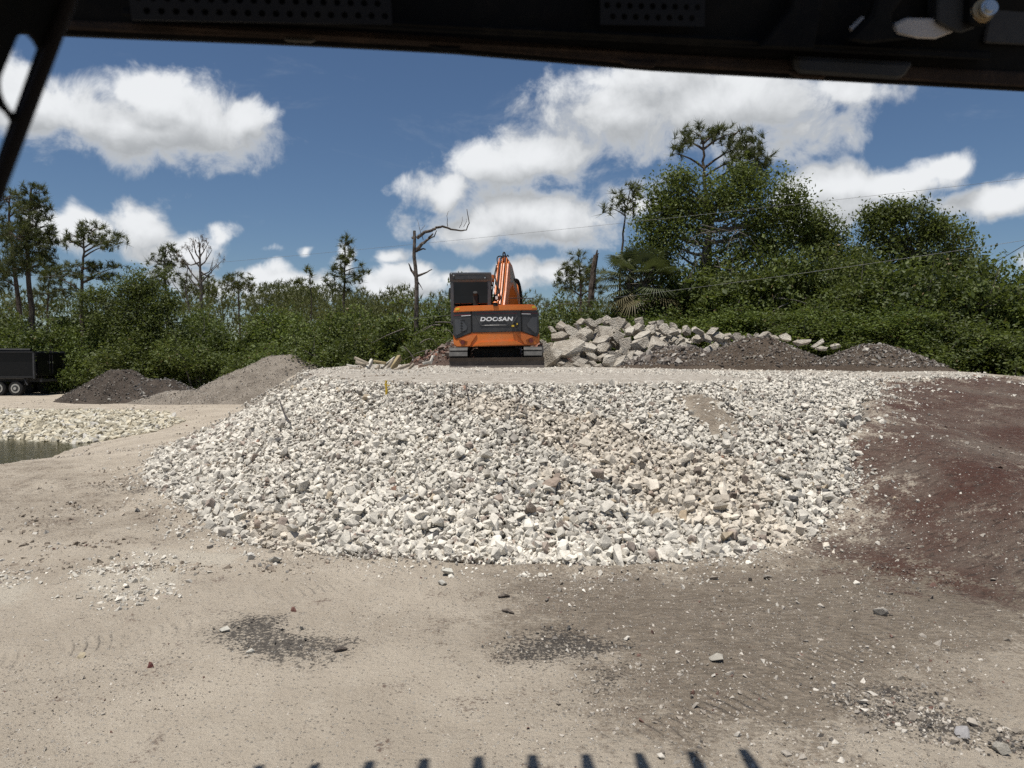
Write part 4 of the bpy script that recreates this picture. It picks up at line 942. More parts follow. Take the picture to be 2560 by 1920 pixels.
# ------------------------------------------------------------------ excavator
EY = 21.0; EXX = at(1239, 900, 19.5).x
EX = empty('excavator', (EXX, EY, hz(EXX, 20.0)-.02), R(0.0), label='orange and dark grey crawler excavator parked on the stone pile', cat='excavator')
EX.rotation_euler = (0, R(-.55), R(.3))
REAR = -1.5
def ex(X): return (X/4.607-159)/91
def ez(Y): return (317-Y/4.607)/91
def epoly(pts_): return [(ex(a), ez(b)) for a, b in pts_]
def tail(bm):
    for i in range(-8, 9):
        bmesh.ops.bisect_plane(bm, geom=list(bm.verts)+list(bm.edges)+list(bm.faces), plane_co=(i*.15+.001, 0, 0), plane_no=(1, 0, 0))
    for v in bm.verts: v.co.y += .20*v.co.x**2
def tailpart(name, pts_, y0, y1, mat, parent=EX, bevel=.012, **kw):
    return MB().prism(epoly(pts_), y0, y1).build(name, mat, parent, bevel=bevel, post=tail, **kw)
cw = tailpart('counterweight', [(238, 1060), (268, 1120), (465, 1046), (1030, 1040), (1212, 1106), (1242, 1050), (1245, 1165), (1200, 1198), (270, 1213), (238, 1175)], REAR+.02, REAR+.75, M_OR, bevel=.025)
tailpart('bumper_lip', [(455, 1209), (548, 1152), (965, 1142), (1060, 1196)], REAR-.035, REAR+.1, M_OR, cw, .02)
for q in ([(300, 1118), (420, 1080), (470, 1068), (520, 1072), (455, 1160), (440, 1200), (400, 1206), (405, 1150)], [(1175, 1098), (1060, 1066), (1010, 1060), (965, 1066), (1040, 1150), (1060, 1186), (1100, 1190), (1085, 1140)]):
    tailpart('bumper_facet', q, REAR-.012, REAR+.1, M_ORD, cw, .008)  # darker orange puts the shade of the inward-facing facets into their colour
for X, Y in ((350, 1160), (1143, 1146)):
    x = ex(X); MB().cyl((x, REAR+.2*x*x+.0, ez(Y)), (0, 1, 0), .062, .06, 20).build('rear_light', M_RED, EX, bevel=.006)
pc = tailpart('engine_door', [(458, 797), (1029, 790), (1031, 1040), (462, 1047)], REAR+.005, REAR+.5, M_DK)
for s, q in ((-1, [(240, 830), (262, 808), (450, 799), (455, 1045), (268, 1116), (236, 1060)]), (1, [(1036, 790), (1212, 795), (1232, 815), (1240, 1050), (1212, 1102), (1038, 1038)])):
    pn = tailpart('side_panel', q, REAR+.0, REAR+.5, M_DK)
    if s < 0: q2 = [(252, 880), (350, 885), (415, 980), (405, 1015), (280, 1085), (256, 1060)]
    else: q2 = [(1226, 858), (1150, 868), (1088, 955), (1092, 985), (1196, 1075), (1224, 1045)]
    tailpart('vent_cover', q2, REAR-.018, REAR+.1, M_DK2, pn, .02)
    qs = [(335, 850), (448, 845), (448, 851), (338, 856)] if s < 0 else [(1036, 833), (1142, 834), (1140, 840), (1036, 839)]
    tailpart('reflector', qs, REAR-.012, REAR+.05, M_WHT, pn, 0)
    qm = [(245, 836), (450, 834), (450, 842), (245, 848)] if s < 0 else [(1036, 822), (1222, 822), (1222, 832), (1036, 830)]
    tailpart('trim_strip', qm, REAR-.008, REAR+.05, M_MAR, pn, 0)
tailpart('trim_strip', [(515, 829), (985, 824), (985, 833), (515, 838)], REAR-.006, REAR+.05, M_MAR, pc, 0)
for a, b in (((505, 852), (565, 968)), ((565, 968), (918, 966)), ((918, 966), (985, 862))):
    pth = []
    for t in range(6):
        X = a[0]+(b[0]-a[0])*t/5; Y = a[1]+(b[1]-a[1])*t/5; x = ex(X); pth.append((x, REAR+.2*x*x, ez(Y)))
    MB().tube(pth, .011, 6).build('rib', M_DK2, pc)
MB().prism(epoly([(918, 966), (948, 966), (948, 986), (918, 986)]), REAR-.01, REAR+.05).build('decal', M_YLW, pc)
MB().prism(epoly([(958, 938), (1002, 936), (1004, 990), (960, 992)]), REAR+.002, REAR+.05).build('latch', M_BLK, pc, bevel=.004)
MB().prism(epoly([(974, 945), (990, 945), (986, 965), (976, 965)]), REAR-.004, REAR+.05).build('decal', M_YLW, pc)
def text(body, size, mat, parent, loc, name='lettering', shear=.22, off=.006, ext=.004, sx=1.):
    cu = bpy.data.curves.new(name, 'FONT'); cu.body = body; cu.size = size; cu.shear = shear*.7; cu.offset = off; cu.extrude = ext; cu.align_x = 'CENTER'; cu.align_y = 'CENTER'; cu.space_character = 1.06
    t = bpy.data.objects.new(name, cu); COL.objects.link(t); bpy.context.view_layer.update()
    me = bpy.data.meshes.new_from_object(t.evaluated_get(bpy.context.evaluated_depsgraph_get())); bpy.data.objects.remove(t, do_unlink=True); bpy.data.curves.remove(cu)
    for v in me.vertices: v.co.x *= sx
    o = link(name, me, mat, parent, loc=loc); o.rotation_euler = (PI/2, 0, 0); return o
text('DOOSAN', .150, M_WHT, pc, (ex(743), REAR-.006, ez(898)), off=.0042, sx=1.34)
tb = tailpart('top_cowl', [(240, 806), (272, 750), (300, 741), (1160, 727), (1195, 736), (1218, 786), (1205, 792), (262, 808)], REAR-.03, REAR+.95, M_OR, bevel=.03)
for q in ([(272, 760), (320, 757), (315, 784), (268, 788)], [(1156, 744), (1198, 742), (1200, 768), (1160, 770)]):
    tailpart('decal', q, REAR-.036, REAR+.02, M_YLW, tb, 0)
# rear camera on the cowl
MB().cyl((ex(735), REAR-.03, ez(738)), (0, 0, 1), .062, .05, 18).build('camera_base', M_BLK, EX)
MB().cyl((ex(735), REAR-.03, ez(703)), (0, 0, 1), .075, .03, 18, .05).build('camera_hood', M_OR, EX)
MB().cyl((ex(735), REAR-.03, ez(718)), (0, 0, 1), .05, .06, 18).build('camera_lens', M_BLK, EX)
# hood between cab and boom, deck
MB().box((.0, -.35, 1.50), (2.3, 1.6, .42)).build('upper_deck', M_ORD, EX, bevel=.03)
MB().box((0.05, .1, .74), (1.9, 2.6, .30)).build('turntable_frame', M_BLK, EX, bevel=.03)
MB().cyl((0, 0, .6), (0, 0, 1), .55, .25, 28).build('slew_ring', M_BLK, EX)
MB().box((0, .1, .42), (1.35, 1.8, .26)).build('undercarriage', M_BLK, EX, bevel=.03)
KC = 1.05
def exc(X): return (EXX+ex(X))*KC-EXX
def ezc(Y): return .37+(ez(Y)-.37)*KC
def epolyc(pts_): return [(exc(a), ezc(b)) for a, b in pts_]
# cab
cabx0, cabx1 = exc(224), exc(684); cy0, cy1 = -.55, 1.0
cb = MB(); cxm = (cabx0+cabx1)/2; cwid = cabx1-cabx0
cab = MB().prismx([(cy0-.02, ezc(460)), (cy0-.06, ezc(375)), (cy0+.05, ezc(358)), (cy1-.1, ezc(362)), (cy1+.05, ezc(455)), (cy1+.02, ezc(470)), (cy0, ezc(470))], cabx0-.02, cabx1+.02).build('cab_roof', M_DK2, EX, bevel=.02)
MB().prism([(exc(258), ezc(445)), (exc(300), ezc(402)), (exc(600), ezc(398)), (exc(650), ezc(440))], cy0-.075, cy0-.03).build('roof_panel', M_DK, cab, bevel=.008)
for X, Y in ((240, 378), (622, 428), (266, 398)):
    MB().cyl((exc(X), cy0-.07, ezc(Y)), (0, 1, 0), .02, .05, 12).build('bolt', M_SIL, cab)
body = MB()
for xa in (cabx0+.05, cabx1-.04):
    body.box((xa, cy0+.04, (ezc(465)+1.3)/2+.02), (.10, .10, ezc(465)-1.3)); body.box((xa, cy1-.04, (ezc(465)+1.3)/2+.02), (.08, .10, ezc(465)-1.3))
body.box((cxm, (cy0+cy1)/2, 1.45), (cwid, cy1-cy0, .42)); cf = body.build('cab_frame', M_DK2, EX, bevel=.012)
MB().box((cxm, cy0+.03, (ezc(466)+ezc(712))/2), (cwid-.16, .012, ezc(466)-ezc(712))).build('rear_window', M_GLASS, EX)
MB().box((cabx0+.04, (cy0+cy1)/2, (ezc(466)+ezc(712))/2), (.012, cy1-cy0-.2, ezc(466)-ezc(712))).build('side_window', M_GLASS, EX)
MB().box((cabx1-.04, (cy0+cy1)/2, (ezc(466)+ezc(712))/2), (.012, cy1-cy0-.2, ezc(466)-ezc(712))).build('side_window', M_GLASS, EX)
MB().box((cxm, cy1-.04, (ezc(466)+ezc(712))/2), (cwid-.16, .012, ezc(466)-ezc(712))).build('windscreen', M_GLASS, EX)
MB().tube([(exc(515), -.95, 1.6), (exc(515), -.95, ezc(640)), (exc(515), -1.02, ezc(605))], [.065, .065, .06], 14).build('exhaust_pipe', M_BLK, EX)
MB().prism(epolyc([(262, 640), (420, 615), (660, 620), (668, 705), (255, 705)]), cy0+.3, cy0+.6).build('seat', M_ORD, EX, bevel=.03)
MB().box((cabx0-.10, .8, 2.25), (.10, .05, .34)).build('mirror', M_BLK, EX, bevel=.01)
MB().tube([(cabx0-.10, .8, 2.42), (cabx0-.04, .85, 2.5), (cabx0+.02, .8, 2.5)], .012, 6).build('mirror_arm', M_BLK, EX)
MB().tube([(exc(690), -.7, 1.72), (exc(690), -.7, 1.95), (exc(690), .2, 1.95), (exc(690), .2, 1.72)], .014, 6).build('hand_rail', M_BLK, EX)
# tracks
for s in (-1, 1):
    cx = s*1.02; tk = MB(); w = .5; n = 44; ring = []
    L, rr_ = 1.35, .27
    for i in range(n):
        u = i/n*(4*L+2*PI*rr_)
        if u < 2*L: p = (-L+u, .56, 0)
        elif u < 2*L+PI*rr_: a = (u-2*L)/rr_; p = (L+math.sin(a)*rr_, .29+math.cos(a)*rr_, a)
        elif u < 4*L+PI*rr_: p = (L-(u-2*L-PI*rr_), .02, PI)
        else: a = (u-4*L-PI*rr_)/rr_; p = (-L-math.sin(a)*rr_, .29-math.cos(a)*rr_, PI+a)
        ring.append(p)
    tkroot = MB().prismx([(p[0]*.985, .29+(p[1]-.29)*.9) for p in ring], cx-w/2+.03, cx+w/2-.03).build('track', M_BLK, EX)
    for p in ring:
        MB().box((cx, p[0], p[1]), (w, .125, .05), (-p[2], 0, 0)).build('track_shoe', M_TRK, tkroot, bevel=.006, seg=1)
    for yy in (-1.35, 1.35):
        MB().cyl((cx, yy, .29), (1, 0, 0), .2, w*.9, 20).build('wheel', M_BLK, tkroot)
# rear dozer blade
bl = MB().prismx([(-1.98, 0), (-1.93, .0), (-1.86, .12), (-1.86, .22), (-1.93, .30), (-1.99, .30), (-1.935, .2), (-1.935, .1)], ex(214), ex(1282)).build('dozer_blade', M_STEEL, EX, bevel=.006)
for s in (-.45, .45): MB().box((s, -1.35, .22), (.16, 1.1, .14), (0, 0, -s*.3)).build('blade_arm', M_BLK, EX, bevel=.01)
for k in range(5):
    MB().box((ex(345)+.03, REAR+.2*ex(345)**2-.022, ez(905+k*32)), (.15, .012, .018)).build('grille_slat', M_BLK, EX)
for X in (456, 1033):
    MB().box((ex(X), REAR+.2*ex(X)**2+.0, ez(920)), (.012, .03, ez(795)-ez(1045))).build('panel_seam', M_BLK, EX)
MB().tube([(ex(900), -.6, 1.74), (ex(900), -.6, 1.98), (ex(1180), -.55, 1.98), (ex(1180), -.55, 1.74)], .014, 6).build('hand_rail', M_BLK, EX)
# boom, stick and bucket, swung a little to the right
boom = empty('boom', (.06, .35, -.05), R(-8.5)); boom.parent = EX; boom.scale = (1.0, 1, 1.10)
bw = .37
prof = [(-.15, 1.35), (.15, 1.20), (.70, 1.75), (1.15, 2.22), (1.75, 2.42), (2.7, 2.15), (3.5, 1.80), (3.6, 1.98), (2.8, 2.55), (1.75, 3.0), (1.2, 3.06), (.90, 2.96), (.35, 2.15), (-.12, 1.62)]
def smooth_path(p, k=5):
    p = [Vector(q) for q in p]; out = []
    for i in range(len(p)-1):
        a, b, c, d = p[max(i-1, 0)], p[i], p[i+1], p[min(i+2, len(p)-1)]
        for j in range(k):
            t = j/k; out.append(.5*((2*b)+(c-a)*t+(2*a-5*b+4*c-d)*t*t+(3*b-a-3*c+d)*t*t*t))
    return out+[p[-1]]
bm_ = MB().prismx(prof, -bw/2, bw/2).build('boom_arm', M_OR, boom, bevel=.018)
MB().prismx([(1.25, 2.40), (1.8, 2.52), (2.7, 2.27), (2.7, 2.50), (1.75, 2.90), (1.25, 2.95)], bw/2, bw/2+.006).build('side_plate', M_TAN, boom)  # pale panel: sky reflected on the boom side, put into the colour
for i, (dx, r_) in enumerate(((-.10, .016), (-.06, .018), (.0, .014), (.07, .016), (.11, .016))):
    dx *= 1.15; pth = [(dx, -.10, 1.72), (dx, .32, 2.19), (dx, .87, 3.0), (dx*.9, 1.15, 3.12+.02*(i % 2)), (dx, 1.9, 3.0)]
    MB().tube(smooth_path(pth), r_, 7).build('pipe', M_ORD if i % 2 == 0 else M_DK, boom, smooth=True)
MB().tube(smooth_path([(-.17, -.25, 1.7), (-.21, .1, 2.0), (-.21, .5, 2.5), (-.17, .8, 2.9)]), .02, 7).build('hose', M_BLK, boom, smooth=True)
MB().tube(smooth_path([(-.14, -.25, 1.6), (-.11, -.08, 1.95), (.02, .12, 2.1), (-.08, .3, 2.3), (-.19, .5, 2.6)]), .022, 7).build('hose', M_BLK, boom, smooth=True)
MB().tube(smooth_path([(-.15, .85, 2.95), (-.17, .95, 3.14), (-.06, 1.05, 3.18), (0, 1.3, 3.1)]), .018, 7).build('hose', M_BLK, boom, smooth=True)
MB().tube(smooth_path([(.0, 1.0, 3.06), (.0, 1.05, 3.26), (.04, 1.12, 3.28), (.06, 1.3, 3.1)]), .022, 7).build('hose', M_BLK, boom, smooth=True)
MB().tube(smooth_path([(.10, 1.1, 3.06), (.11, 1.15, 3.22), (.16, 1.2, 3.18)]), .016, 7).build('hose', M_BLK, boom)
MB().box((.03, 1.12, 3.10), (.12, .16, .12)).build('cylinder_bracket', M_ORD, boom, bevel=.01)
wl = MB().box((-.28, .45, 2.50), (.17, .14, .20)).build('light_housing', M_ORD, boom, bevel=.01)
MB().box((-.28, .375, 2.48), (.12, .02, .05)).build('lamp', M_SIL, boom)
wl = MB().box((-.03, -.08, 1.92), (.11, .09, .12)).build('work_light', M_BLK, boom, bevel=.01)
MB().box((-.03, -.13, 1.92), (.075, .02, .085)).build('lamp', M_WHT, boom)
MB().tube([(0, 1.2, 3.16), (0, 2.4, 2.98), (0, 3.4, 2.6)], [.07, .07, .05], 12).build('stick_cylinder', M_DK, boom)
st_ = MB().prismx([(3.75, 2.75), (4.05, 2.55), (4.15, 1.9), (3.95, .5), (3.75, .5), (3.65, 1.7), (3.62, 2.3)], -.12, .12).build('stick', M_OR, boom, bevel=.015)
MB().tube(smooth_path([(.19, 2.0, 2.6), (.26, 2.6, 2.62), (.30, 3.0, 2.3), (.28, 3.15, 1.9), (.2, 3.2, 1.5)]), .035, 8).build('hose', M_BLK, boom, smooth=True)
MB().tube(smooth_path([(.19, 2.2, 2.6), (.25, 2.8, 2.5), (.27, 3.1, 2.1), (.26, 3.2, 1.6), (.2, 3.3, 1.2)]), .03, 8).build('hose', M_BLK, boom, smooth=True)
MB().tube([(.02, 3.5, 2.2), (.02, 3.35, 1.5), (.02, 3.4, .9)], [.06, .06, .045], 12).build('bucket_cylinder', M_DK, boom)
MB().prismx([(3.0, .25), (3.1, .9), (3.5, 1.25), (4.0, 1.1), (4.05, .75), (3.6, .55), (3.25, .2)], -.32, .32).build('digging_bucket', M_STEEL, boom, bevel=.02)
# boom is a grouping Empty below the excavator

# ------------------------------------------------------------------ black dump trailer
TY = 33.0; tx = at(88, 960, TY).x
TR = empty('dump_trailer', (tx, TY, hz(tx, TY)), R(-2.0), label='black twin axle dump trailer parked at the left edge', cat='trailer')
M_TRB = paint('black_trailer_paint', (.006, .006, .007), .30, .22, 0, .12, (.03, .028, .025), .6, .02)
M_TRF = paint('black_frame_steel', (.012, .012, .013), .5, .4, 0, .3, (.045, .04, .036))
LB, WB = 4.6, 2.05; zb0, zb1 = .92, 2.02
bx_ = MB()
bx_.box((-LB/2, .03, (zb0+zb1)/2), (LB, .06, zb1-zb0)); sd_ = bx_.build('side_wall', M_TRB, TR, bevel=.008)
MB().box((-LB/2, WB-.03, (zb0+zb1)/2), (LB, .06, zb1-zb0)).build('side_wall', M_TRB, TR, bevel=.008)
MB().box((-LB/2, WB/2, zb0+.02), (LB, WB-.13, .06)).build('floor', M_TRF, TR)
MB().box((-LB+.03, WB/2, (zb0+zb1)/2), (.05, WB-.13, zb1-zb0)).build('front_wall', M_TRB, TR)
for k in (0, 1):
    dr_ = MB().box((.03, .07+WB/4+k*(WB/2-.05), (zb0+zb1)/2), (.05, WB/2-.09, zb1-zb0-.08)).build('rear_door', M_TRB, TR, bevel=.008)
    MB().tube([(.07, WB/2-.1+k*.2, zb0+.1), (.07, WB/2-.1+k*.2, zb1-.1)], .018, 6).build('latch_bar', M_TRF, dr_)
    MB().box((.085, WB/2-.1+k*.2, 1.55), (.03, .08, .09)).build('latch', M_SIL, dr_)
for yy in (-.035, WB+.035):
    MB().box((-LB/2, yy, zb1+.02), (LB+.04, .12, .07)).build('top_rail', M_TRF, TR, bevel=.012)
    MB().box((.0, yy, (zb0+zb1)/2-.06), (.09, .10, zb1-zb0+.12)).build('corner_post', M_DK, TR, bevel=.01)
    MB().box((-LB/2, yy, zb0-.04), (LB, .1, .09)).build('lower_rail', M_TRF, TR, bevel=.01)
MB().tube([(-LB, WB/2, zb1+.12), (-.9, WB/2, zb1+.10)], .09, 8).build('tarp_roll', M_BLK, TR)
for yy in (.45, WB-.45): MB().box((-LB/2-.4, yy, .72), (LB+1.0, .1, .18)).build('chassis_rail', M_TRF, TR)
MB().box((.10, WB/2, .70), (.10, WB-.5, .12)).build('rear_bumper', M_DK, TR, bevel=.01)
for yy in (-.02, WB+.02):
    sgn = -1 if yy < 0 else 1
    for xx in (-.92, -1.74):
        wr = .345
        wt = MB().cyl((xx, yy-sgn*.10, wr), (0, 1, 0), wr, .24, 28).build('wheel', M_BLK, TR, bevel=.03)
        MB().cyl((xx, yy+sgn*.022, wr), (0, 1, 0), wr*.62, .02, 24).build('rim', M_SIL, wt)
        MB().cyl((xx, yy+sgn*.037, wr), (0, 1, 0), wr*.42, .02, 24).build('rim_dish', M_DK, wt)
        MB().cyl((xx, yy+sgn*.05, wr), (0, 1, 0), .07, .04, 14).build('hub', M_SIL, wt)
    MB().tube([(-.36, yy, .50), (-.50, yy, .82), (-2.15, yy, .82), (-2.3, yy, .5)], .035, 6).build('fender', M_DK, TR)
    fz = MB().box((-1.33, yy-sgn*.1, .84), (1.75, .26, .02)).build('fender_top', M_TRF, TR)
    MB().box((-.42, yy-sgn*.1, .66), (.02, .26, .34), (0, .42, 0)).build('fender_end', M_TRF, TR)

# ------------------------------------------------------------------ scrap timber left of the excavator
def mat_wood(name, a, b):
    mt, n, bs = material(name); p = n.obj(); q = n.v('MULTIPLY', p, (1.5, 14, 14))
    n1 = n.noise(q, 3, 5, .65); c = n.mix(n.ss(n1, .3, .7), a, b); n.put(bs, 'Base Color', c); bs.inputs['Roughness'].default_value = .9
    n.put(bs, 'Normal', n.bump(n1, .5, .02)); return mt
WOODS = [mat_wood('weathered_timber', (.20, .165, .12), (.40, .35, .28)), mat_wood('yellowed_timber', (.20, .15, .075), (.36, .29, .16)), mat_wood('whitish_timber', (.36, .33, .28), (.55, .52, .46)), mat_wood('reddish_stone', (.30, .17, .11), (.48, .40, .34))]
TIM = [((470, 240), (690, 335), 50, 0, 'weathered beam at the back of the timber scraps, slanting down right'), ((485, 310), (650, 372), 60, 0, 'thick weathered beam under the rear slanting beam'),
       ((330, 360), (490, 398), 30, 2, 'thin pale plank at the left end of the timber scraps'), ((385, 428), (550, 442), 60, 0, 'short dark faced beam lying at the left of the timber scraps'),
       ((285, 452), (390, 450), 36, 1, 'yellowish stub, leftmost of the timber scraps'), ((760, 280), (650, 490), 92, 2, 'whitish board standing on end in the timber scraps'),
       ((800, 300), (1000, 330), 44, 1, 'splintered yellowish beam lying behind the whitish board'), ((1145, 232), (905, 432), 50, 2, 'pale beam leaning right beside the broad yellowed timber'),
       ((1120, 285), (985, 475), 60, 0, 'grey timber pressed against the broad yellowed one'), ((1240, 235), (1080, 475), 110, 1, 'broad yellowed timber leaning in the scraps'),
       ((1410, 355), (1150, 455), 62, 0, 'grey beam lying low right of the broad yellowed timber'), ((1480, 352), (1370, 455), 60, 0, 'short grey beam, rightmost of the leaning timbers'),
       ((560, 390), (655, 475), 54, 0, 'stubby timber below the thick weathered beam'), ((890, 385), (830, 445), 60, 0, 'short block of timber right of the whitish board'),
       ((1810, 225), (1770, 320), 62, 2, 'upright white concrete stub left of the excavator track'), ((1790, 310), (1640, 338), 46, 2, 'white bent kerb piece left of the excavator track'),
       ((1720, 350), (1570, 385), 54, 3, 'pinkish white stone chunk left of the white kerb piece')]
for i, (a, b, w, m_, lb) in enumerate(TIM):
    Y = 16.4+(i*7 % 5)*.1; A = at(820+a[0]/6.9125, 860+a[1]/6.9125, Y+.3); B = at(820+b[0]/6.9125, 860+b[1]/6.9125, Y-.1)
    L = (A-B).length; wd_ = w/6.9125/ppm(Y); c = (A+B)/2; r_ = np.random.default_rng(i)
    mb = MB().box((0, 0, 0), (L*1.04, wd_*.55, wd_))
    mb.v = [(x+r_.normal()*.012, y+r_.normal()*.008, z+r_.normal()*.008) for x, y, z in mb.v]
    o = mb.build('timber' if i < 14 else 'concrete_piece', WOODS[m_], bevel=.012, seg=1, label=lb, cat='timber' if i < 14 else 'concrete', group='scrap timbers left of the excavator' if i < 14 else None)
    d = (A-B).normalized(); o.location = c; o.rotation_euler = d.to_track_quat('X', 'Z').to_euler()

# yellow plastic scrap and bent steel bars sticking out of the pile
x, y = hit(965, 985)
o = MB().tube([(0, 0, -.05), (.01, -.01, .06), (.0, -.02, .14), (.012, -.02, .2)], [.016, .02, .014, .018], 5).add([(-.02, -.02, .13), (.07, -.03, .12), (.07, -.03, .135), (-.02, -.02, .15)], [(0, 1, 2, 3)]).build('plastic_scrap', M_YLW, label='strip of yellow plastic stuck in the crest of the stone pile', cat='plastic scrap')
o.location = (x, y, hz(x, y))
for i, (pts_, lb) in enumerate((([(700, 1010), (715, 1050), (728, 1070)], 'thin bent steel bar sticking out of the left pile slope'), ([(1170, 1000), (1166, 985), (1168, 972)], 'short dark steel bar near the crest of the pile'), ([(1290, 975), (1310, 1000), (1285, 1025)], 'dry stick lying on the pile below the excavator'))):
    p3 = []
    for q in pts_:
        a, b = hit(*q); p3.append(Vector((a, b-.03, hz(a, b)+.07)))
    MB().tube(p3, .011, 6).build('steel_bar' if i < 2 else 'stick', M_STEEL if i < 2 else M_BARKD, label=lb, cat='steel bar' if i < 2 else 'stick')

# dry sticks on the sand
for i, (a, b, lb) in enumerate((((1245, 1497), (1275, 1493), 'brown sliver of wood on the sand below the pile'), ((1255, 1530), (1285, 1537), 'second brown sliver of wood on the sand'), ((835, 1632), (868, 1628), 'scrap of brown bark at the right end of the dark stain'))):
    A, B = hit(*a), hit(*b); MB().tube([(A[0], A[1], hz(*A)+.012), ((A[0]+B[0])/2, (A[1]+B[1])/2, hz(*A)+.02), (B[0], B[1], hz(*B)+.01)], [.008, .016, .006], 5).build('wood_sliver', M_BARKD, label=lb, cat='wood sliver')

# ------------------------------------------------------------------ overhead wires
M_WIRE = paint('wire', (.16, .16, .16), .5, .4, .3, .2)
def wire(p0, p1, Y0, Y1, sag, r_, label):
    A, B = at(*p0, Y0), at(*p1, Y1); A2 = A+(A-B)*.4; B2 = B+(B-A)*.5
    pth = [A2.lerp(B2, t/60)+Vector((0, 0, -sag*4*(t/60)*(1-t/60))) for t in range(61)]
    MB().tube(pth, r_, 5).build('overhead_wire', M_WIRE, label=label, cat='wire')
wire((560, 642), (2560, 424), 32, 22, .35, .005, 'upper overhead wire crossing the sky from left to right')
wire((1340, 752), (2560, 577), 24.5, 17.5, .30, .005, 'lower overhead wire passing in front of the right trees')
A, B = at(2490, 655, 24), at(2700, 530, 20); MB().tube([A, A.lerp(B, .5), B], .012, 5).build('guy_wire', M_WIRE, label='short slanting wire at the right edge against the sky', cat='wire')

# ------------------------------------------------------------------ raised loader bucket seen from the cab
M_BKT = paint('scuffed_black_steel', (.0055, .0054, .0054), .7, .06, .0, .5, (.018, .016, .014), 2.5, .3)
M_RUST = paint('rusty_edge_steel', (.022, .016, .013), .8, .08, 0, .7, (.055, .036, .026), 5., .4)
M_PALEP = paint('pale_bracket_steel', (.34, .31, .29), .6, .4, .2, .3)
dl_, dr2 = .95, 1.15
def bd(px): return dl_+(dr2-dl_)*(px-165)/(2560-165)
BK = empty('loader_bucket', (.0, 1.05, 2.38), label='raised black loader bucket with rusty lower edge across the top', cat='loader bucket')
Bo = Vector(BK.location)
def bslab(name, pts_, near, thick, mat, parent=BK, bevel=.003, lean=.47):
    """outline in photo pixels on the back of the bucket, given its true distance and thickness"""
    n = len(pts_); F = [at(px, py, bd(px)-near)-Bo for px, py in pts_]; K = [p+Vector((0, thick, lean*thick)) for p in F]
    return MB().add(F+K, [tuple(range(n)), tuple(range(2*n-1, n-1, -1))]+[(i, i+n, (i+1) % n+n, (i+1) % n) for i in range(n)]).build(name, mat, parent, bevel=bevel, seg=1)
def edge_y(px): return float(np.interp(px, [-400, 165, 700, 1100, 1650, 2560, 3000], [42, 75, 97, 118, 166, 218, 242]))
xs = list(range(-400, 3001, 170))
lip = bslab('lower_edge', [(p, edge_y(p)) for p in xs]+[(p, edge_y(p)-24-14*(p-165)/2400) for p in reversed(xs)], 0, .035, M_RUST, bevel=.002)
# back of the bucket rising out of frame, leaning towards the machine, so it hides from the sun
V = []; n = len(xs)
for lev, (up, back) in enumerate(((-.01, .012), (.10, -.01), (.35, -.12), (.70, -.30))):
    V += [at(p, edge_y(p)-16, bd(p))-Bo+Vector((0, back, up)) for p in xs]
F_ = [(l*n+i, l*n+i+1, (l+1)*n+i+1, (l+1)*n+i) for l in range(3) for i in range(n-1)]
back = MB().add(V, F_).build('back_plate', M_BKT, BK)
sol = back.modifiers.new('thickness', 'SOLIDIFY'); sol.thickness = .012; sol.offset = 1
L0 = at(xs[0], edge_y(xs[0])-16, bd(xs[0]))-Bo; L1 = at(xs[-1], edge_y(xs[-1])-16, bd(xs[-1]))-Bo
# floor of the bucket up to the toothed cutting edge
along = (L1-L0); yaw = math.atan2(along.y, along.x)
tipZ = 1.25; tipsx = [(790, 1913), (940, 1905), (1080, 1898), (1207, 1891), (1335, 1886), (1468, 1881), (1600, 1878), (1730, 1875), (1855, 1872)]
sh = []                                                        # where the teeth must be for their shadows to fall as in the photograph
for q in tipsx:
    x, y = hit(*q); zt = Bo.z+tipZ; t = zt/SUN_DIR.z; sh.append(Vector((x, y, 0))+SUN_DIR*t-Bo)
d_ = (sh[-1]-sh[0])/8; tips = [sh[0]+d_*(i-1) for i in range(10)]
fw = Vector((-d_.y, d_.x, 0)).normalized(); slope = Vector((fw.x, fw.y, .48)).normalized()
e0 = tips[0]-d_*.55-fw*.24; e1 = tips[-1]+d_*.30-fw*.24
h0 = e0-fw*1.0+Vector((0, 0, -tipZ-.02)); h1 = e1-fw*1.0+Vector((0, 0, -tipZ-.02))
h0.y = .02; h1.y = .10; h0.z = h1.z = .16
th = Vector((0, 0, .02))
MB().add([h0, h1, e1, e0, h0+th, h1+th, e1+th, e0+th], [(3, 2, 1, 0), (4, 5, 6, 7), (0, 1, 5, 4), (1, 2, 6, 5), (2, 3, 7, 6), (3, 0, 4, 7)]).build('floor_plate', M_BKT, BK)
for i, p in enumerate(tips):
    b = p-fw*.32-Vector((0, 0, .16)); m = p-fw*.12-Vector((0, 0, .05)); s_ = d_.normalized()*.032
    MB().add([b-s_, b+s_, m+s_*.95, m-s_*.95, p+s_*.72, p-s_*.72]+[q+Vector((0, 0, .045)) for q in (b-s_, b+s_, m+s_*.95, m-s_*.95)], [(0, 1, 2, 3), (3, 2, 4, 5), (6, 9, 8, 7), (9, 5, 4, 8), (0, 6, 7, 1), (0, 3, 9, 6), (1, 7, 8, 2), (3, 5, 9), (2, 8, 4)]).build('tooth', M_RUST, BK)
for a, e in ((h0, e0), (h1, e1)):
    MB().add([a, e, e+Vector((0, -.35, .45)), a+Vector((0, -.25, .72)), *[q+d_*.06 for q in (a, e, e+Vector((0, -.35, .45)), a+Vector((0, -.25, .72)))]], [(0, 1, 2, 3), (7, 6, 5, 4), (0, 4, 5, 1), (1, 5, 6, 2), (2, 6, 7, 3), (3, 7, 4, 0)]).build('side_plate', M_BKT, BK)
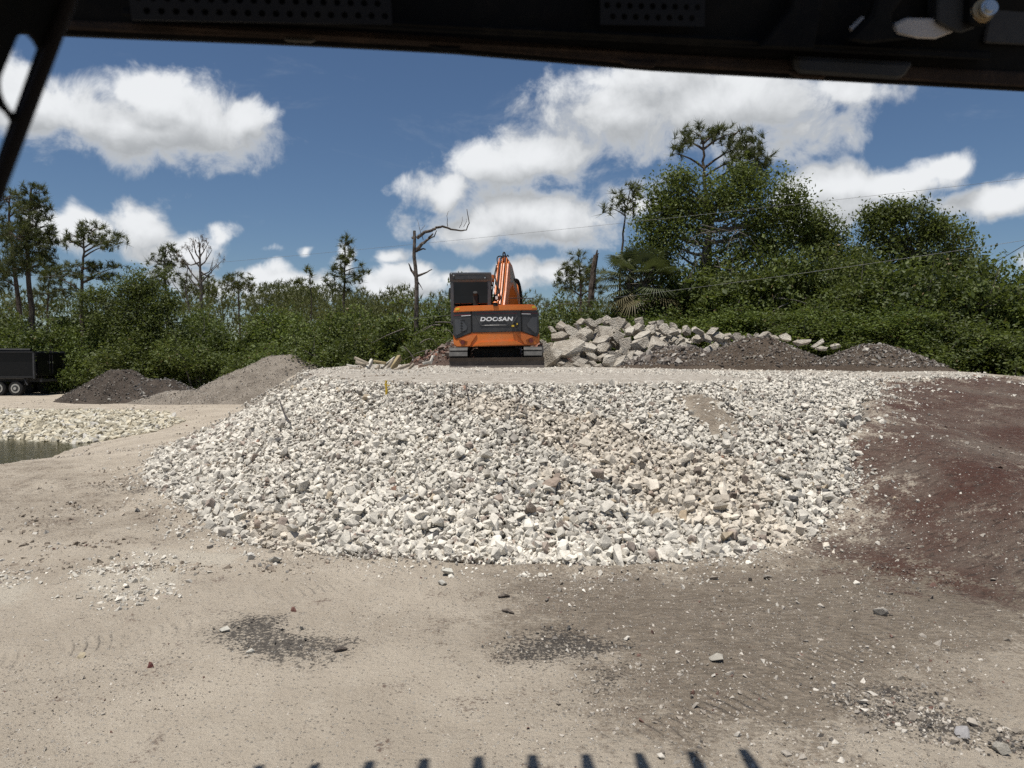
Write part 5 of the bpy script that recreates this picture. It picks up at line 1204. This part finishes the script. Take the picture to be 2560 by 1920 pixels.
# tabs and blocks along the lower edge
bslab('wear_tab', [(705, 93), (790, 97), (778, 109), (712, 105)], .004, .03, paint('dull_tab_steel', (.05, .043, .033), .7, .3, 0, .5, (.09, .08, .065), 4))
bslab('wear_tab', [(1068, 112), (1158, 117), (1140, 124), (1112, 127), (1085, 122)], .004, .03, M_BKT)
bslab('wear_tab', [(1538, 145), (1648, 152), (1636, 171), (1565, 166)], .004, .035, M_RUST)
bslab('wear_tab', [(1950, 172), (2068, 178), (2062, 200), (1998, 196)], .004, .035, M_RUST)
bslab('coupler_block', [(1985, 140), (2290, 156), (2262, 196), (2240, 200), (1995, 184)], .02, .03, M_BLK, bevel=.006)
bslab('coupler_rail', [(300, 40), (1700, 112), (2480, 152), (2480, 128), (1700, 86), (300, 18)], .025, .02, M_BKT)
bslab('hinge_tab', [(1900, 118), (2035, 124), (2070, -40), (1990, -60), (1980, 20)], .05, .02, M_BKT)
bslab('bracket', [(2235, 60), (2270, 44), (2345, 46), (2392, 78), (2340, 98), (2290, 96), (2240, 84)], .04, .01, M_PALEP)
bslab('bracket', [(2128, 70), (2160, 40), (2166, 52), (2148, 84), (2136, 86)], .04, .01, M_PALEP, bevel=.001)
bslab('hose_guard', [(2120, 100), (2170, 110), (2300, 96), (2240, 86), (2230, 40), (2280, -30), (2200, -30), (2180, 40)], .06, .02, M_BKT, bevel=.006)
bslab('coupler_plate', [(2345, -40), (2345, 56), (2400, 84), (2440, 70), (2480, -40)], .05, .03, M_BLK)
bslab('coupler_plate', [(2430, -40), (2425, 60), (2460, 68), (2490, 40), (2500, -40)], .07, .02, M_BKT)
bslab('dusty_plate', [(2490, -40), (2460, 108), (2620, 116), (2620, -40)], .012, .01, paint('dusty_panel', (.022, .021, .021), .7, .3, 0, .6, (.05, .047, .045), 4))
p = at(2455, 28, bd(2455)-.07)-Bo
MB().cyl(p, (0.1, 1, -.1), .0175, .009, 20).build('washer', paint('brass_washer', (.30, .20, .09), .4, .5, .6, .3), BK, bevel=.002)
MB().cyl(p-Vector((-.004, .009, 0)), (.1, 1, -.1), .012, .014, 20).build('bolt', M_SIL, BK, bevel=.004, smooth=True)
# perforated plate with round holes, added for the cab mesh mirrored in the windscreen
def perforated(name, corners, near, rows, pitch, rad, mat, seed):
    x0, x1, ytop = corners; r_ = random.Random(seed); cu = bpy.data.curves.new(name, 'CURVE'); cu.dimensions = '2D'; cu.fill_mode = 'BOTH'; cu.extrude = .0015
    A = at(x0, 60, bd(x0)-near); B = at(x1, 60, bd(x1)-near); W_ = (B-A).length; hgt = .10
    def poly(pts_):
        sp = cu.splines.new('POLY'); sp.points.add(len(pts_)-1); sp.use_cyclic_u = True
        for q, (a, b) in zip(sp.points, pts_): q.co = (a, b, 0, 1)
    poly([(0, 0), (W_, 0), (W_, hgt), (0, hgt)])
    for j in range(rows):
        z = .011+j*pitch*.87
        xx = pitch*(.6 if j % 2 else 1.1)
        while xx < W_-pitch*.5:
            poly([(xx+rad*math.cos(a*PI/6), z+rad*math.sin(a*PI/6)) for a in range(12)]); xx += pitch
    t = bpy.data.objects.new(name, cu); COL.objects.link(t); bpy.context.view_layer.update()
    me = bpy.data.meshes.new_from_object(t.evaluated_get(bpy.context.evaluated_depsgraph_get())); bpy.data.objects.remove(t, do_unlink=True)
    o = link(name, me, mat, BK, loc=at(x0, ytop(x0), bd(x0)-near)-Bo)
    d = (B-A).normalized(); b2 = at(x1, ytop(x1), bd(x1)-near)-at(x0, ytop(x0), bd(x0)-near)
    o.rotation_euler = (R(98), math.asin(-max(-1, min(1, (b2.z)/b2.length))), math.atan2(d.y, d.x)); return o
M_PERF = paint('mirrored_mesh', (.012, .012, .013), .6, .08, .0, .5, (.02, .019, .018), 3)
perforated('mirrored_mesh', (330, 980, lambda p: 50+.02*(p-330)), .03, 4, .0178, .0043, M_PERF, 1)
perforated('mirrored_mesh', (1500, 1760, lambda p: 62+.02*(p-1500)), .03, 4, .0168, .0043, M_PERF, 2)

# ------------------------------------------------------------------ cab of the loader: left post and slotted side guard, roof
M_CAB = paint('black_cab_steel', (.004, .004, .004), .7, .05, 0, .2, (.03, .027, .025), 3)
CB = empty('loader_cab', (0, .2, 1.6), label='black loader cab post and slotted guard at the upper left', cat='cab')
Co = Vector(CB.location); CX = -.28
def cabpt(px, py):
    d = ray(px, py); t = CX/d.x; return Vector((CX, d.y*t, CAM_H+d.z*t))
top_, bot_ = cabpt(196, -60), cabpt(-20, 505); dv = (bot_-top_)
MB().tube([top_-dv*.6-Co, top_-Co, bot_-Co, bot_+dv*1.6-Co], .0042, 12).build('front_post', paint('worn_post_paint', (.014, .012, .012), .7, .08, 0, .3, (.026, .023, .021), 3), CB, smooth=True)
cu = bpy.data.curves.new('side_guard', 'CURVE'); cu.dimensions = '2D'; cu.fill_mode = 'BOTH'; cu.extrude = .0015
def cpoly(pts_):
    sp = cu.splines.new('POLY'); sp.points.add(len(pts_)-1); sp.use_cyclic_u = True
    for q, (a, b) in zip(sp.points, pts_): q.co = (a, b, 0, 1)
a_, b_ = top_-dv*.6-Co, bot_+dv*1.6-Co
cpoly([(a_.y, a_.z), (b_.y, b_.z), (-.5, b_.z), (-.5, a_.z)])
def slot(px0, py0, px1, py1, w):
    p, q = cabpt(px0, py0)-Co, cabpt(px1, py1)-Co; p, q = Vector((p.y, p.z)), Vector((q.y, q.z)); t = (q-p).normalized(); nn = Vector((-t.y, t.x)); out = []
    for k in range(9): a = PI*k/8; out.append(q+nn*w*math.cos(a)+t*w*math.sin(a))
    for k in range(9): a = PI*k/8; out.append(p-nn*w*math.cos(a)-t*w*math.sin(a))
    cpoly([tuple(v) for v in out])
slot(88, 140, 52, 232, .0125); slot(18, 330, -20, 440, .0135); slot(-80, 560, -130, 700, .0135)
t = bpy.data.objects.new('g', cu); COL.objects.link(t); bpy.context.view_layer.update()
me = bpy.data.meshes.new_from_object(t.evaluated_get(bpy.context.evaluated_depsgraph_get())); bpy.data.objects.remove(t, do_unlink=True)
for v in me.vertices: v.co = Vector((CX-.004-Co.x+v.co.z, v.co.x, v.co.y))
link('side_guard', me, M_CAB, CB)
MB().box((.1, -.35, .72), (1.0, 1.55, .05)).build('roof', M_CAB, CB, bevel=.01)
MB().box((.1, .45, .80), (1.0, .06, .12)).build('roof_edge', M_CAB, CB, bevel=.01)
